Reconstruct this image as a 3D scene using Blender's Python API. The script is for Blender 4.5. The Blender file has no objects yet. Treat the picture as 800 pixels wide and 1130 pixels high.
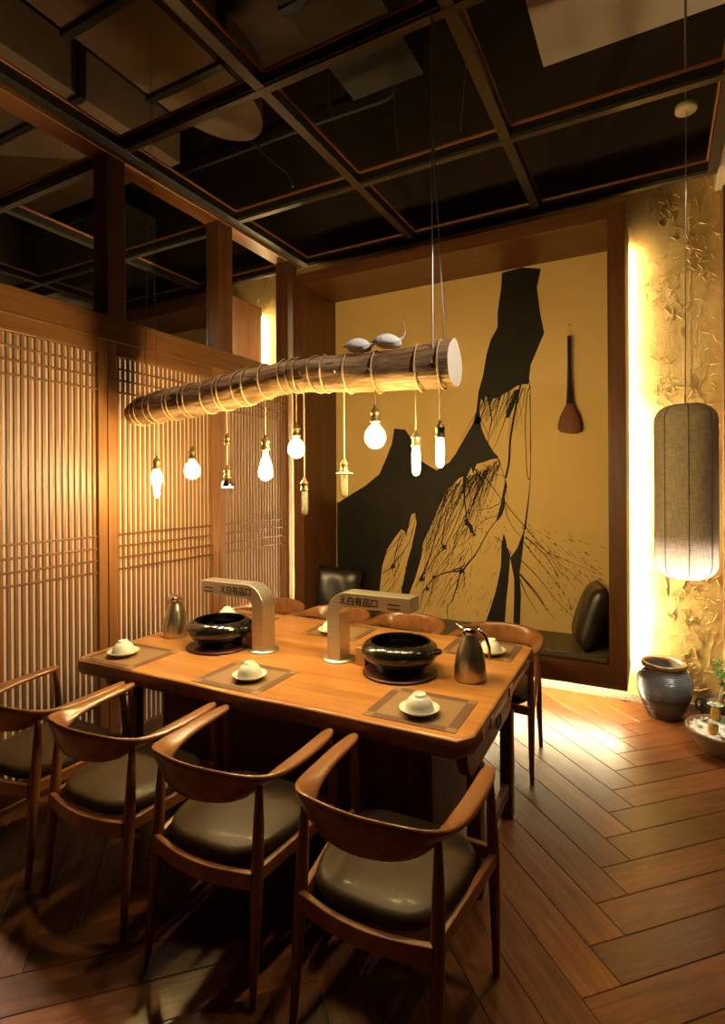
import bpy, bmesh, math, random
from mathutils import Vector, Matrix, geometry
PI = math.pi
C = bpy.context.scene.collection
sc = bpy.context.scene
rnd = random.Random(7)

# ------------------------------------------------------------------ camera model (800 x 1130 frame)
F_PX, TH, HC, ROLL = 603.0, math.radians(28.23), 1.65, -0.0058
_c, _s, _cr, _sr = math.cos(TH), math.sin(TH), math.cos(ROLL), math.sin(ROLL)
FW = Vector((-_s, _c, 0)); RT = Vector((_c*_cr, _s*_cr, _sr)); UP = Vector((-_c*_sr, -_s*_sr, _cr))
def ray(u, v):
    return FW + RT*((u-400)/F_PX) - UP*((v-535)/F_PX)
def on_y(u, v, y):                     # a point of the photograph carried onto the plane Y = y
    d = ray(u, v); t = y/d.y
    return Vector((d.x*t, y, HC+d.z*t))

cam = bpy.data.cameras.new('camera'); co = bpy.data.objects.new('camera', cam); C.objects.link(co)
cam.sensor_fit = 'HORIZONTAL'; cam.sensor_width = 36.0
cam.lens = 36.0*F_PX/800.0
cam.shift_x = 0.0; cam.shift_y = -30.0/800.0
cam.clip_start = 0.02; cam.clip_end = 60
m3 = Matrix((RT, UP, -FW)).transposed()
co.matrix_world = Matrix.Translation((0, 0, HC)) @ m3.to_4x4()
sc.camera = co

# ------------------------------------------------------------------ node helpers
def nmat(name):
    m = bpy.data.materials.new(name); m.use_nodes = True
    nt = m.node_tree; nt.nodes.clear()
    return m, nt
def nd(nt, typ, **kw):
    n = nt.nodes.new(typ)
    for k, v in kw.items():
        if k in n.inputs.keys() if hasattr(n.inputs, 'keys') else False: n.inputs[k].default_value = v
        else: setattr(n, k, v)
    return n
def lk(nt, a, b): nt.links.new(a, b)
def outp(nt, sh):
    o = nt.nodes.new('ShaderNodeOutputMaterial'); lk(nt, sh, o.inputs['Surface']); return o
def ramp(nt, fac, stops):
    r = nt.nodes.new('ShaderNodeValToRGB')
    e = r.color_ramp.elements
    while len(e) > 1: e.remove(e[0])
    e[0].position = stops[0][0]; e[0].color = (*stops[0][1], 1)
    for p, col in stops[1:]:
        x = e.new(p); x.color = (*col, 1)
    lk(nt, fac, r.inputs['Fac']); return r.outputs['Color']
def coords(nt, scale=(1, 1, 1), rot=(0, 0, 0), kind='Object'):
    tc = nt.nodes.new('ShaderNodeTexCoord'); mp = nt.nodes.new('ShaderNodeMapping')
    mp.inputs['Scale'].default_value = scale; mp.inputs['Rotation'].default_value = rot
    lk(nt, tc.outputs[kind], mp.inputs['Vector']); return mp.outputs['Vector']
def noise(nt, vec, scale, detail=3, rough=.55, dist=0):
    n = nt.nodes.new('ShaderNodeTexNoise')
    n.inputs['Scale'].default_value = scale; n.inputs['Detail'].default_value = detail
    n.inputs['Roughness'].default_value = rough; n.inputs['Distortion'].default_value = dist
    if vec is not None: lk(nt, vec, n.inputs['Vector'])
    return n.outputs['Fac']
def bump(nt, h, strength=.3, dist=.01):
    b = nt.nodes.new('ShaderNodeBump'); b.inputs['Strength'].default_value = strength; b.inputs['Distance'].default_value = dist
    lk(nt, h, b.inputs['Height']); return b.outputs['Normal']
def pbsdf(nt, col=None, rough=.5, metal=0, spec=.5, coat=0):
    p = nt.nodes.new('ShaderNodeBsdfPrincipled')
    if isinstance(col, tuple): p.inputs['Base Color'].default_value = (*col, 1)
    elif col is not None: lk(nt, col, p.inputs['Base Color'])
    if isinstance(rough, (int, float)): p.inputs['Roughness'].default_value = rough
    else: lk(nt, rough, p.inputs['Roughness'])
    p.inputs['Metallic'].default_value = metal; p.inputs['Specular IOR Level'].default_value = spec
    p.inputs['Coat Weight'].default_value = coat; p.inputs['Coat Roughness'].default_value = .15
    return p
def wood(name, dark, light, axis='Z', rough=.4, fine=1.0, coat=0.0, bmp=.08):
    m, nt = nmat(name)
    a = {'X': (1.2, 14, 14), 'Y': (14, 1.2, 14), 'Z': (14, 14, 1.2)}[axis]
    v = coords(nt, tuple(q*fine for q in a))
    oi = nt.nodes.new('ShaderNodeObjectInfo')
    ad = nt.nodes.new('ShaderNodeVectorMath'); ad.operation = 'ADD'
    sc_ = nt.nodes.new('ShaderNodeVectorMath'); sc_.operation = 'SCALE'; sc_.inputs['Scale'].default_value = 37
    cb = nt.nodes.new('ShaderNodeCombineXYZ')
    for i in range(3): lk(nt, oi.outputs['Random'], cb.inputs[i])
    lk(nt, cb.outputs[0], sc_.inputs[0]); lk(nt, v, ad.inputs[0]); lk(nt, sc_.outputs[0], ad.inputs[1])
    f = noise(nt, ad.outputs[0], 1.6, 5, .6, .6)
    mid = tuple((a_+b_)/2 for a_, b_ in zip(dark, light))
    col = ramp(nt, f, [(.28, dark), (.5, mid), (.72, light)])
    p = pbsdf(nt, col, rough, coat=coat)
    lk(nt, bump(nt, f, bmp, .004), p.inputs['Normal'])
    outp(nt, p.outputs[0]); return m
def plain(name, col, rough=.5, metal=0, spec=.5, var=.0, vscale=8, bmp=0, bscale=60, coat=0):
    m, nt = nmat(name)
    v = coords(nt)
    if var:
        f = noise(nt, v, vscale, 4)
        c_ = ramp(nt, f, [(.3, tuple(q*(1-var) for q in col)), (.7, tuple(min(1, q*(1+var)) for q in col))])
    else: c_ = col
    p = pbsdf(nt, c_, rough, metal, spec, coat)
    if bmp: lk(nt, bump(nt, noise(nt, v, bscale, 3), bmp, .003), p.inputs['Normal'])
    outp(nt, p.outputs[0]); return m
def emis(name, col, st):
    m, nt = nmat(name); e = nt.nodes.new('ShaderNodeEmission')
    e.inputs['Color'].default_value = (*col, 1); e.inputs['Strength'].default_value = st
    outp(nt, e.outputs[0]); return m

M = {}
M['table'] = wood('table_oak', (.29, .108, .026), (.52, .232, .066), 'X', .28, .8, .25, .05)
M['table_edge'] = wood('table_edge_shaded', (.12, .042, .010), (.24, .095, .028), 'X', .32, .8, .2, .05)  # side shade of the slab put into a darker copy of the tabletop wood
M['table_under'] = wood('table_under', (.10, .04, .014), (.19, .08, .028), 'Y', .4)
M['inlay'] = wood('inlay_wood', (.5, .27, .10), (.62, .36, .15), 'Z', .35)
M['chair'] = wood('chair_walnut', (.16, .056, .016), (.30, .118, .036), 'Y', .3, 1.0, .3, .04)
M['chair_leg'] = wood('chair_leg_walnut', (.12, .042, .013), (.22, .082, .026), 'Z', .32, 1.0, .2, .04)
M['screen'] = wood('screen_wood', (.17, .066, .019), (.28, .118, .036), 'Z', .45, 1.0, 0, .05)
M['screen_h'] = wood('screen_rail_wood', (.10, .038, .012), (.175, .070, .022), 'Y', .42, 1.0, .1, .05)
M['frame_v'] = wood('frame_wood_v', (.062, .022, .008), (.135, .050, .017), 'Z', .4, .8, .1, .05)
M['frame_h'] = wood('frame_wood_h', (.062, .022, .008), (.135, .050, .017), 'X', .4, .8, .1, .05)
M['beam'] = wood('beam_wood', (.15, .056, .018), (.25, .098, .032), 'Y', .42, .8, .1, .05)
M['darkwood'] = wood('post_wood_dark', (.075, .03, .012), (.14, .058, .022), 'Z', .45, .8)
M['paleply'] = wood('pale_beam', (.34, .25, .15), (.46, .35, .22), 'Y', .6)
M['black_metal'] = plain('black_channel', (.012, .011, .010), .42, 0, .5)
M['grey_metal'] = plain('grey_channel_flange', (.07, .055, .04), .42, .5, .5)
M['copper'] = plain('copper_lip', (.34, .13, .05), .45, .3, .5)
M['leather'] = plain('brown_leather', (.046, .026, .010), .48, 0, .22, .25, 14, .3, 60, .05)
M['black_leather'] = plain('black_leather', (.014, .010, .008), .38, 0, .55, .2, 10, .5, 16, .2)
M['bench_leather'] = plain('bench_leather', (.085, .06, .03), .42, 0, .4, .15, 6, .15, 40)
M['ceramic'] = plain('celadon_ceramic', (.72, .70, .58), .25, 0, .5, .04, 20)
M['pot_black'] = plain('pot_black_glaze', (.008, .007, .006), .16, 0, .6, 0, 8, 0, 60, .3)
M['pot_base'] = plain('dark_red_plate', (.055, .010, .007), .35)
M['steel_dark'] = plain('dark_slot', (.01, .008, .006), .5)
M['brass'] = plain('aged_brass', (.20, .14, .07), .45, .85)
M['brass_dark'] = plain('bronze_ring', (.10, .075, .045), .4, .9)
M['cord'] = plain('braided_cord', (.34, .25, .16), .8, 0, .2, .3, 300)
M['rope'] = plain('hemp_rope', (.40, .28, .16), .9, 0, .1, .35, 200, .6, 260)
M['cable'] = plain('steel_cable', (.40, .38, .36), .35, .8)
M['thin_cable'] = plain('thin_cable', (.16, .13, .10), .5, .5)
M['birdgrey'] = plain('bird_stone', (.74, .72, .69), .6, 0, .3, .12, 40)
M['granite'] = None
M['concrete'] = plain('plenum_concrete', (.09, .06, .04), .9, 0, .2, .15, 2)
M['duct'] = plain('plenum_duct', (.125, .08, .048), .7, 0, .3, .06, 3)
M['duct_grey'] = plain('plenum_grey', (.06, .052, .04), .7, 0, .3, .08, 3)
M['duct_pale'] = plain('plenum_plaster', (.72, .60, .54), .85, 0, .2, .05, 5)
M['black_wall'] = plain('black_paint', (.045, .030, .018), .85, 0, .2, .15, 1.5)
M['bristle'] = wood('brush_bristle', (.10, .030, .016), (.19, .06, .03), 'Z', .7, 6)
M['brush_handle'] = plain('brush_lacquer', (.012, .009, .008), .3)
M['gravel'] = plain('white_gravel', (.66, .62, .56), .8, 0, .3, .2, 60)
M['leaf'] = plain('succulent_leaf', (.16, .30, .20), .45, 0, .4, .2, 20)
M['leaf_pale'] = plain('succulent_pale', (.42, .52, .44), .5, 0, .4, .15, 20)
M['leaf_dark'] = plain('bonsai_leaf', (.05, .16, .035), .4, 0, .4, .3, 20)
M['cactus'] = plain('cactus_orange', (.52, .29, .06), .6, 0, .3, .25, 40)
M['trunk'] = plain('pale_trunk', (.46, .33, .17), .7, 0, .2, .25, 30)
M['pot_clay'] = plain('brown_clay_pot', (.17, .105, .065), .55, 0, .4, .2, 14)
M['pot_dark'] = plain('dark_iron_pot', (.035, .028, .024), .4, 0, .5, .2, 20)
M['wire'] = plain('lantern_rib', (.10, .065, .04), .6)
M['white_metal'] = plain('white_canopy', (.62, .5, .36), .4)
M['plainwall'] = plain('dark_room_wall', (.045, .03, .018), .9, 0, .2, .05, 2)
M['sill'] = wood('sill_wood', (.15, .06, .02), (.25, .10, .036), 'Y', .4)

# brushed steel
m, nt = nmat('brushed_steel')
v = coords(nt, (3, 3, 140)); f = noise(nt, v, 2, 3)
p = pbsdf(nt, ramp(nt, f, [(.3, (.66, .60, .52)), (.7, (.80, .74, .65))]), .40, 1.0)
lk(nt, bump(nt, f, .06, .001), p.inputs['Normal']); outp(nt, p.outputs[0]); M['steel'] = m
m, nt = nmat('jug_steel')
v = coords(nt, (60, 60, 1)); f = noise(nt, v, 2, 3)
p = pbsdf(nt, ramp(nt, f, [(.3, (.52, .46, .39)), (.7, (.66, .60, .52))]), .30, 1.0)
outp(nt, p.outputs[0]); M['jug'] = m
M['chrome'] = plain('chrome', (.7, .68, .64), .12, 1.0)

# granite
m, nt = nmat('speckled_granite')
v = coords(nt); f = noise(nt, v, 180, 2)
p = pbsdf(nt, ramp(nt, f, [(.35, (.12, .10, .08)), (.5, (.34, .29, .23)), (.65, (.55, .48, .40))]), .5)
outp(nt, p.outputs[0]); M['granite'] = m

# clay wall
m, nt = nmat('ochre_clay_plaster')
v = coords(nt)
f1 = noise(nt, v, 5, 5, .6); f2 = noise(nt, coords(nt, (1, 1, .45), (0, .5, 0)), 26, 4, .6, 1.2)
f3 = noise(nt, v, 120, 2)
col = ramp(nt, f1, [(.25, (.50, .335, .125)), (.55, (.62, .43, .175)), (.8, (.70, .50, .225))])
p = pbsdf(nt, col, 1.0, 0, .05)
ad = nt.nodes.new('ShaderNodeMath'); ad.operation = 'MULTIPLY_ADD'; ad.inputs[1].default_value = .35
lk(nt, f3, ad.inputs[0]); lk(nt, f2, ad.inputs[2])
lk(nt, bump(nt, ad.outputs[0], .4, .010), p.inputs['Normal']); outp(nt, p.outputs[0]); M['clay'] = m

# shoji paper
m, nt = nmat('shoji_paper')
v = coords(nt); f = noise(nt, v, 30, 3)
col = ramp(nt, f, [(.3, (.84, .76, .62)), (.7, (.90, .83, .70))])
d = nt.nodes.new('ShaderNodeBsdfDiffuse'); lk(nt, col, d.inputs['Color'])
t = nt.nodes.new('ShaderNodeBsdfTranslucent'); lk(nt, col, t.inputs['Color'])
mx = nt.nodes.new('ShaderNodeMixShader'); mx.inputs[0].default_value = .42
lk(nt, d.outputs[0], mx.inputs[1]); lk(nt, t.outputs[0], mx.inputs[2]); outp(nt, mx.outputs[0]); M['paper'] = m

# mural ground and ink
m, nt = nmat('mural_ground')
v = coords(nt); f = noise(nt, v, 1.2, 3); f2 = noise(nt, coords(nt, (40, 1, 300)), 3, 2)
col = ramp(nt, f, [(.3, (.57, .385, .155)), (.7, (.63, .43, .18))])
p = pbsdf(nt, col, .75, 0, .2); lk(nt, bump(nt, f2, .05, .002), p.inputs['Normal']); outp(nt, p.outputs[0]); M['mural'] = m
m, nt = nmat('mural_ink')
v = coords(nt); f = noise(nt, v, 3, 5, .6)
p = pbsdf(nt, ramp(nt, f, [(.3, (.005, .0035, .002)), (.75, (.014, .010, .006))]), .6, 0, .25); outp(nt, p.outputs[0]); M['ink'] = m

# log
m, nt = nmat('log_bark')
v = coords(nt, (1.3, 9, 9)); f = noise(nt, v, 2.2, 6, .62, 1.6)
f2 = noise(nt, coords(nt, (1, 3, 3)), 3, 3, .5, .8)
c1 = ramp(nt, f, [(.3, (.055, .027, .012)), (.48, (.19, .10, .045)), (.7, (.38, .22, .105))])
p = pbsdf(nt, c1, .7, 0, .25)
lk(nt, bump(nt, f, .6, .015), p.inputs['Normal']); outp(nt, p.outputs[0]); M['log'] = m
m, nt = nmat('log_end_grain')
w = nt.nodes.new('ShaderNodeTexWave'); w.wave_type = 'RINGS'; w.rings_direction = 'X'; w.inputs['Scale'].default_value = 28; w.inputs['Distortion'].default_value = 1.5
lk(nt, coords(nt), w.inputs['Vector'])
p = pbsdf(nt, ramp(nt, w.outputs['Fac'], [(.0, (.70, .60, .46)), (1, (.80, .72, .58))]), .75); outp(nt, p.outputs[0]); M['log_end'] = m

# linen lantern
m, nt = nmat('linen_shade')
wx = noise(nt, coords(nt, (200, 200, 14)), 1.2, 2); wz = noise(nt, coords(nt, (16, 16, 260)), 1.2, 2)
mu = nt.nodes.new('ShaderNodeMath'); mu.operation = 'MULTIPLY'; lk(nt, wx, mu.inputs[0]); lk(nt, wz, mu.inputs[1])
col = ramp(nt, mu.outputs[0], [(.12, (.30, .235, .165)), (.25, (.45, .37, .28)), (.42, (.56, .48, .38))])
d = nt.nodes.new('ShaderNodeBsdfDiffuse'); lk(nt, col, d.inputs['Color'])
t = nt.nodes.new('ShaderNodeBsdfTranslucent'); lk(nt, col, t.inputs['Color'])
mx = nt.nodes.new('ShaderNodeMixShader'); mx.inputs[0].default_value = .4
lk(nt, d.outputs[0], mx.inputs[1]); lk(nt, t.outputs[0], mx.inputs[2]); outp(nt, mx.outputs[0]); M['linen'] = m

# bulb glass: a thin clear wall
m, nt = nmat('clear_bulb_glass')
tr = nt.nodes.new('ShaderNodeBsdfTransparent'); tr.inputs['Color'].default_value = (1, .95, .86, 1)
gl = nt.nodes.new('ShaderNodeBsdfGlossy'); gl.inputs['Roughness'].default_value = .05
lw = nt.nodes.new('ShaderNodeLayerWeight'); lw.inputs['Blend'].default_value = .25
mx = nt.nodes.new('ShaderNodeMixShader'); lk(nt, lw.outputs['Fresnel'], mx.inputs[0])
tl_ = nt.nodes.new('ShaderNodeBsdfTranslucent'); tl_.inputs['Color'].default_value = (1, .93, .8, 1)
df_ = nt.nodes.new('ShaderNodeBsdfDiffuse'); df_.inputs['Color'].default_value = (1, .93, .8, 1)
m2 = nt.nodes.new('ShaderNodeMixShader'); m2.inputs[0].default_value = .5; lk(nt, tl_.outputs[0], m2.inputs[1]); lk(nt, df_.outputs[0], m2.inputs[2])
m1 = nt.nodes.new('ShaderNodeMixShader'); m1.inputs[0].default_value = .16; lk(nt, tr.outputs[0], m1.inputs[1]); lk(nt, m2.outputs[0], m1.inputs[2])
lk(nt, m1.outputs[0], mx.inputs[1]); lk(nt, gl.outputs[0], mx.inputs[2]); outp(nt, mx.outputs[0]); M['glass'] = m

WARM = (1.0, .56, .17)
M['filament'] = emis('lit_filament', (1.0, .75, .29), 580)
M['filament_dim'] = emis('weak_reflector_face', (1.0, .8, .6), 6)
M['led'] = emis('led_tape', (1.0, .80, .42), 1250)
M['led_floor'] = emis('led_tape_under', (1.0, .79, .42), 250)
M['led_weak'] = emis('led_tape_upper', (1.0, .76, .36), 300)
M['lamp_disc'] = emis('lantern_lamp', (1.0, .88, .76), 260)

# placemat: crossed bands
m, nt = nmat('woven_placemat')
tc = nt.nodes.new('ShaderNodeTexCoord'); sp = nt.nodes.new('ShaderNodeSeparateXYZ'); lk(nt, tc.outputs['Object'], sp.inputs[0])
def band(o, lim):
    a = nt.nodes.new('ShaderNodeMath'); a.operation = 'ABSOLUTE'; lk(nt, o, a.inputs[0])
    g = nt.nodes.new('ShaderNodeMath'); g.operation = 'GREATER_THAN'; lk(nt, a.outputs[0], g.inputs[0]); g.inputs[1].default_value = lim
    return g.outputs[0]
bx_, by_ = band(sp.outputs[0], .147), band(sp.outputs[1], .122)
df = nt.nodes.new('ShaderNodeMath'); df.operation = 'SUBTRACT'; lk(nt, bx_, df.inputs[0]); lk(nt, by_, df.inputs[1])
xo = nt.nodes.new('ShaderNodeMath'); xo.operation = 'ABSOLUTE'; lk(nt, df.outputs[0], xo.inputs[0])
wv = noise(nt, coords(nt, (400, 400, 1)), 1, 1)
cA = ramp(nt, wv, [(.35, (.20, .112, .050)), (.65, (.28, .165, .078))]); cB = ramp(nt, wv, [(.35, (.10, .048, .022)), (.65, (.15, .076, .035))])
mc = nt.nodes.new('ShaderNodeMix'); mc.data_type = 'RGBA'
lk(nt, xo.outputs[0], mc.inputs['Factor']); lk(nt, cA, mc.inputs[6]); lk(nt, cB, mc.inputs[7])
p = pbsdf(nt, mc.outputs[2], .6, 0, .3); outp(nt, p.outputs[0]); M['mat'] = m

# floor planks: grain along the plank (UV), tint per plank (second UV)
m, nt = nmat('herringbone_planks')
uv = nt.nodes.new('ShaderNodeUVMap'); uv.uv_map = 'grain'; uv2 = nt.nodes.new('ShaderNodeUVMap'); uv2.uv_map = 'tint'
mp = nt.nodes.new('ShaderNodeMapping'); mp.inputs['Scale'].default_value = (2.2, 26, 1); lk(nt, uv.outputs[0], mp.inputs[0])
f = noise(nt, mp.outputs[0], 1.3, 5, .62, .7)
sp = nt.nodes.new('ShaderNodeSeparateXYZ'); lk(nt, uv2.outputs[0], sp.inputs[0])
cg = ramp(nt, f, [(.25, (.105, .035, .011)), (.5, (.195, .070, .021)), (.75, (.29, .118, .037))])
ct = ramp(nt, sp.outputs[0], [(0, (.50, .44, .40)), (.35, (.85, .78, .70)), (.7, (1.0, .95, .9)), (1, (1.25, 1.15, .95))])
mc = nt.nodes.new('ShaderNodeMix'); mc.data_type = 'RGBA'; mc.blend_type = 'MULTIPLY'; mc.inputs['Factor'].default_value = 1
lk(nt, cg, mc.inputs[6]); lk(nt, ct, mc.inputs[7])
f5 = noise(nt, coords(nt), 9, 3)
rg = nt.nodes.new('ShaderNodeMapRange'); rg.inputs['To Min'].default_value = .24; rg.inputs['To Max'].default_value = .40; lk(nt, f5, rg.inputs['Value'])
p = pbsdf(nt, mc.outputs[2], rg.outputs[0], 0, .45)
lk(nt, bump(nt, f, .10, .003), p.inputs['Normal']); outp(nt, p.outputs[0]); M['plank'] = m
M['seam'] = plain('floor_seam', (.02, .011, .005), .6)

# stoneware jar
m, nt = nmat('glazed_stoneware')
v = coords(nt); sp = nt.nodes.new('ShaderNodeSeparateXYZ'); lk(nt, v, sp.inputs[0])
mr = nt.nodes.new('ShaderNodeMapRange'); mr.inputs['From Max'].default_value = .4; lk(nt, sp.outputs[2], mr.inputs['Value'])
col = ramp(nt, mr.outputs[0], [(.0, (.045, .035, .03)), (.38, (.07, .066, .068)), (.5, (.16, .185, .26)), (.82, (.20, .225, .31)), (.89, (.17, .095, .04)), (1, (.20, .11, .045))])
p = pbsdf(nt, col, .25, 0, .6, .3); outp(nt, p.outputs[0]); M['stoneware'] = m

# ------------------------------------------------------------------ mesh helpers
class MB:
    def __init__(s): s.v = []; s.f = []; s.mi = []; s.sm = []
    def add(s, vs, fs, mi=0, smooth=False):
        o = len(s.v); s.v += [tuple(q) for q in vs]
        for f in fs: s.f.append(tuple(i+o for i in f)); s.mi.append(mi); s.sm.append(smooth)
    def box(s, x0, x1, y0, y1, z0, z1, mi=0):
        vs = [(x, y, z) for x in (x0, x1) for y in (y0, y1) for z in (z0, z1)]
        s.add(vs, [(0, 1, 3, 2), (4, 6, 7, 5), (0, 4, 5, 1), (2, 3, 7, 6), (0, 2, 6, 4), (1, 5, 7, 3)], mi)
    def prism(s, poly, axis, a0, a1, mi=0, smooth=False):   # polygon in the two other axes, extruded along axis
        def P(q, a):
            return {'X': (a, q[0], q[1]), 'Y': (q[0], a, q[1]), 'Z': (q[0], q[1], a)}[axis]
        n = len(poly); vs = [P(q, a0) for q in poly]+[P(q, a1) for q in poly]
        s.add(vs, [tuple(range(n))[::-1], tuple(range(n, 2*n))], mi, False)
        s.add(vs, [(i, (i+1) % n, n+(i+1) % n, n+i) for i in range(n)], mi, smooth)
    def rings(s, rs, mi=0, smooth=True, cap=True, closed=False):
        n = len(rs[0]); vs = [q for r in rs for q in r]; fs = []
        K = len(rs)
        for k in range(K if closed else K-1):
            k2 = (k+1) % K
            for i in range(n):
                j = (i+1) % n; fs.append((k*n+i, k*n+j, k2*n+j, k2*n+i))
        s.add(vs, fs, mi, smooth)
        if cap and not closed: s.add(rs[0], [tuple(range(n))[::-1]], mi, False); s.add(rs[-1], [tuple(range(n))], mi, False)
    def lathe(s, prof, n=28, c=(0, 0, 0), mi=0, cap=True, smooth=True):
        rs = [[(c[0]+r*math.cos(2*PI*i/n), c[1]+r*math.sin(2*PI*i/n), c[2]+z) for i in range(n)] for r, z in prof]
        s.rings(rs, mi, smooth, cap)
    def tube(s, pts, rad, n=8, mi=0, cap=True, closed=False):
        pts = [Vector(p) for p in pts]; K = len(pts)
        if not hasattr(rad, '__len__'): rad = [rad]*K
        rs = []; prev = None
        for k in range(K):
            a = pts[(k-1) % K] if (closed or k > 0) else pts[k]; b = pts[(k+1) % K] if (closed or k < K-1) else pts[k]
            t = (b-a).normalized()
            if prev is None:
                u = t.cross(Vector((0, 0, 1)))
                if u.length < .05: u = t.cross(Vector((1, 0, 0)))
            else: u = prev - t*prev.dot(t)
            u.normalize(); prev = u; w = t.cross(u)
            rs.append([pts[k]+(u*math.cos(2*PI*i/n)+w*math.sin(2*PI*i/n))*rad[k] for i in range(n)])
        s.rings(rs, mi, True, cap, closed)
    def build(s, name, mats, parent=None, bevel=0, loc=None, subsurf=0, segs=2):
        me = bpy.data.meshes.new(name); me.from_pydata(s.v, [], s.f)
        if not isinstance(mats, (list, tuple)): mats = [mats]
        for m_ in mats: me.materials.append(m_)
        me.polygons.foreach_set('material_index', s.mi); me.polygons.foreach_set('use_smooth', s.sm)
        bm = bmesh.new(); bm.from_mesh(me); bmesh.ops.recalc_face_normals(bm, faces=bm.faces); bm.to_mesh(me); bm.free()
        me.update()
        o = bpy.data.objects.new(name, me); C.objects.link(o)
        if parent: o.parent = parent
        if loc: o.location = loc
        if bevel:
            b = o.modifiers.new('bevel', 'BEVEL'); b.width = bevel; b.segments = segs; b.limit_method = 'ANGLE'; b.angle_limit = .7
            b.harden_normals = False
        if subsurf:
            q = o.modifiers.new('sub', 'SUBSURF'); q.levels = subsurf; q.render_levels = subsurf
        return o
def boxo(name, mat, x0, x1, y0, y1, z0, z1, parent=None, bevel=.004):
    b = MB(); b.box(x0, x1, y0, y1, z0, z1); return b.build(name, mat, parent, bevel)
def tag(o, label, cat, group=None):
    o['label'] = label; o['category'] = cat
    if group: o['group'] = group
    return o
def struct(o): o['kind'] = 'structure'; return o
def thing(name, label, cat, loc=(0, 0, 0), rz=0, group=None):
    o = bpy.data.objects.new(name, None); o.empty_display_size = .1; C.objects.link(o)
    o.location = loc; o.rotation_euler = (0, 0, rz); return tag(o, label, cat, group)
def dup(root, loc, rz=0, label=None, group=None, sx=1):
    r = root.copy(); C.objects.link(r); r.location = loc; r.rotation_euler = (0, 0, rz)
    if label: r['label'] = label
    if group: r['group'] = group
    for ch in list(root.children):
        c_ = ch.copy(); C.objects.link(c_); c_.parent = r
        for g in list(ch.children):
            d_ = g.copy(); C.objects.link(d_); d_.parent = c_
    return r

# ================================================================== THE ROOM
YW = 4.62                  # plaster wall plane
XS = -2.90                 # lattice screen plane
# floor: herringbone
W, N = .1588, 8
X0, Y0 = -.105, 1.981
R2 = math.sqrt(.5)
fv, ff, fuv, ftn = [], [], [], []
def plank(p0, p1, q0, q1, along):
    cx, cy = X0+((p0+p1)/2-(q0+q1)/2)*W*R2, Y0+((p0+p1)/2+(q0+q1)/2)*W*R2
    if not (-3.6 < cx < 2.4 and -.9 < cy < 5.0): return
    g = .0011/W; o = len(fv); rr = rnd.random(); ou, ov = rnd.uniform(0, 50), rnd.uniform(0, 50)
    def xy(p, q): return (X0+(p-q)*W*R2, Y0+(p+q)*W*R2)
    e = .0022/W
    top = [(p0+g+e, q0+g+e), (p1-g-e, q0+g+e), (p1-g-e, q1-g-e), (p0+g+e, q1-g-e)]
    bot = [(p0+g, q0+g), (p1-g, q0+g), (p1-g, q1-g), (p0+g, q1-g)]
    for (p, q), z in [(t_, 0.0) for t_ in top]+[(b_, -.0022) for b_ in bot]:
        x, y = xy(p, q); fv.append((x, y, z))
    def uvp(p, q): return ((p-p0)*W+ou, (q-q0)*W+ov) if along == 'p' else ((q-q0)*W+ou, (p-p0)*W+ov)
    al = top+bot
    for f in [(0, 1, 2, 3)]+[(i, 4+i, 4+(i+1) % 4, (i+1) % 4) for i in range(4)]:
        ff.append(tuple(o+i for i in f)); fuv.append([uvp(*al[i]) for i in f]); ftn.append(rr)
for m_ in range(-3, 4):
    for k in range(-30, 40):
        s_ = 2*N*m_
        # shifting along p by 2N moves the seam both right and up, so every k still covers the strip
        plank(k+s_, k+N+s_, k, k+1, 'p')
        plank(k+s_, k+1+s_, k+1, k+1+N, 'q')
me = bpy.data.meshes.new('floor'); me.from_pydata(fv, [], ff); me.materials.append(M['plank'])
u1 = me.uv_layers.new(name='grain'); u2 = me.uv_layers.new(name='tint')
li = 0
for fi in range(len(ff)):
    for a in fuv[fi]:
        u1.data[li].uv = a; u2.data[li].uv = (ftn[fi], .5); li += 1
# sub-floor slab in the same mesh (dark joints, and the part of the floor outside the picture)
bm = bmesh.new(); bm.from_mesh(me)
me.materials.append(M['seam'])
vs = [bm.verts.new(q) for q in ((-7, -2.5, -.0024), (3, -2.5, -.0024), (3, 4.8, -.0024), (-7, 4.8, -.0024))]
f_ = bm.faces.new(vs); f_.material_index = 1
vs = [bm.verts.new(q) for q in ((-7, -2.5, -.06), (3, -2.5, -.06), (3, 4.8, -.06), (-7, 4.8, -.06))]
f_ = bm.faces.new(vs[::-1]); f_.material_index = 1
bmesh.ops.recalc_face_normals(bm, faces=[f for f in bm.faces if f.material_index == 0])
for f in bm.faces:
    if f.normal.z < -.3 and f.calc_center_median().z > -.03: f.normal_flip()
bm.to_mesh(me); bm.free()
fl = bpy.data.objects.new('floor', me); C.objects.link(fl); struct(fl)

# back wall with pressed straw ridges in the plaster
wb = MB(); wb.box(-7, .62, YW, YW+.12, -.05, 3.93)
def straw(x, z, a, L, wd, h, bend):
    n = 4; rings = []
    for k in range(n+1):
        t = k/n-.5; px = x+math.cos(a)*L*t - math.sin(a)*bend*(t*t*4-1); pz = z+math.sin(a)*L*t+math.cos(a)*bend*(t*t*4-1)
        q = max(.12, 1-abs(2*t)**2.2); nx, nz = -math.sin(a), math.cos(a)
        rings.append([(px+nx*wd*q, YW+.001, pz+nz*wd*q), (px+nx*wd*.2*q, YW-h*q, pz+nz*wd*.2*q), (px-nx*wd*q, YW+.001, pz-nz*wd*q)])
    wb.rings(rings, 0, False)
rw = random.Random(3)
cl = []
for i in range(120): cl.append((rw.uniform(-.16, .42), rw.uniform(.08, 3.88)))
for i in range(60): cl.append((rw.uniform(-3.7, -.1), rw.uniform(3.45, 3.88)))
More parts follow.
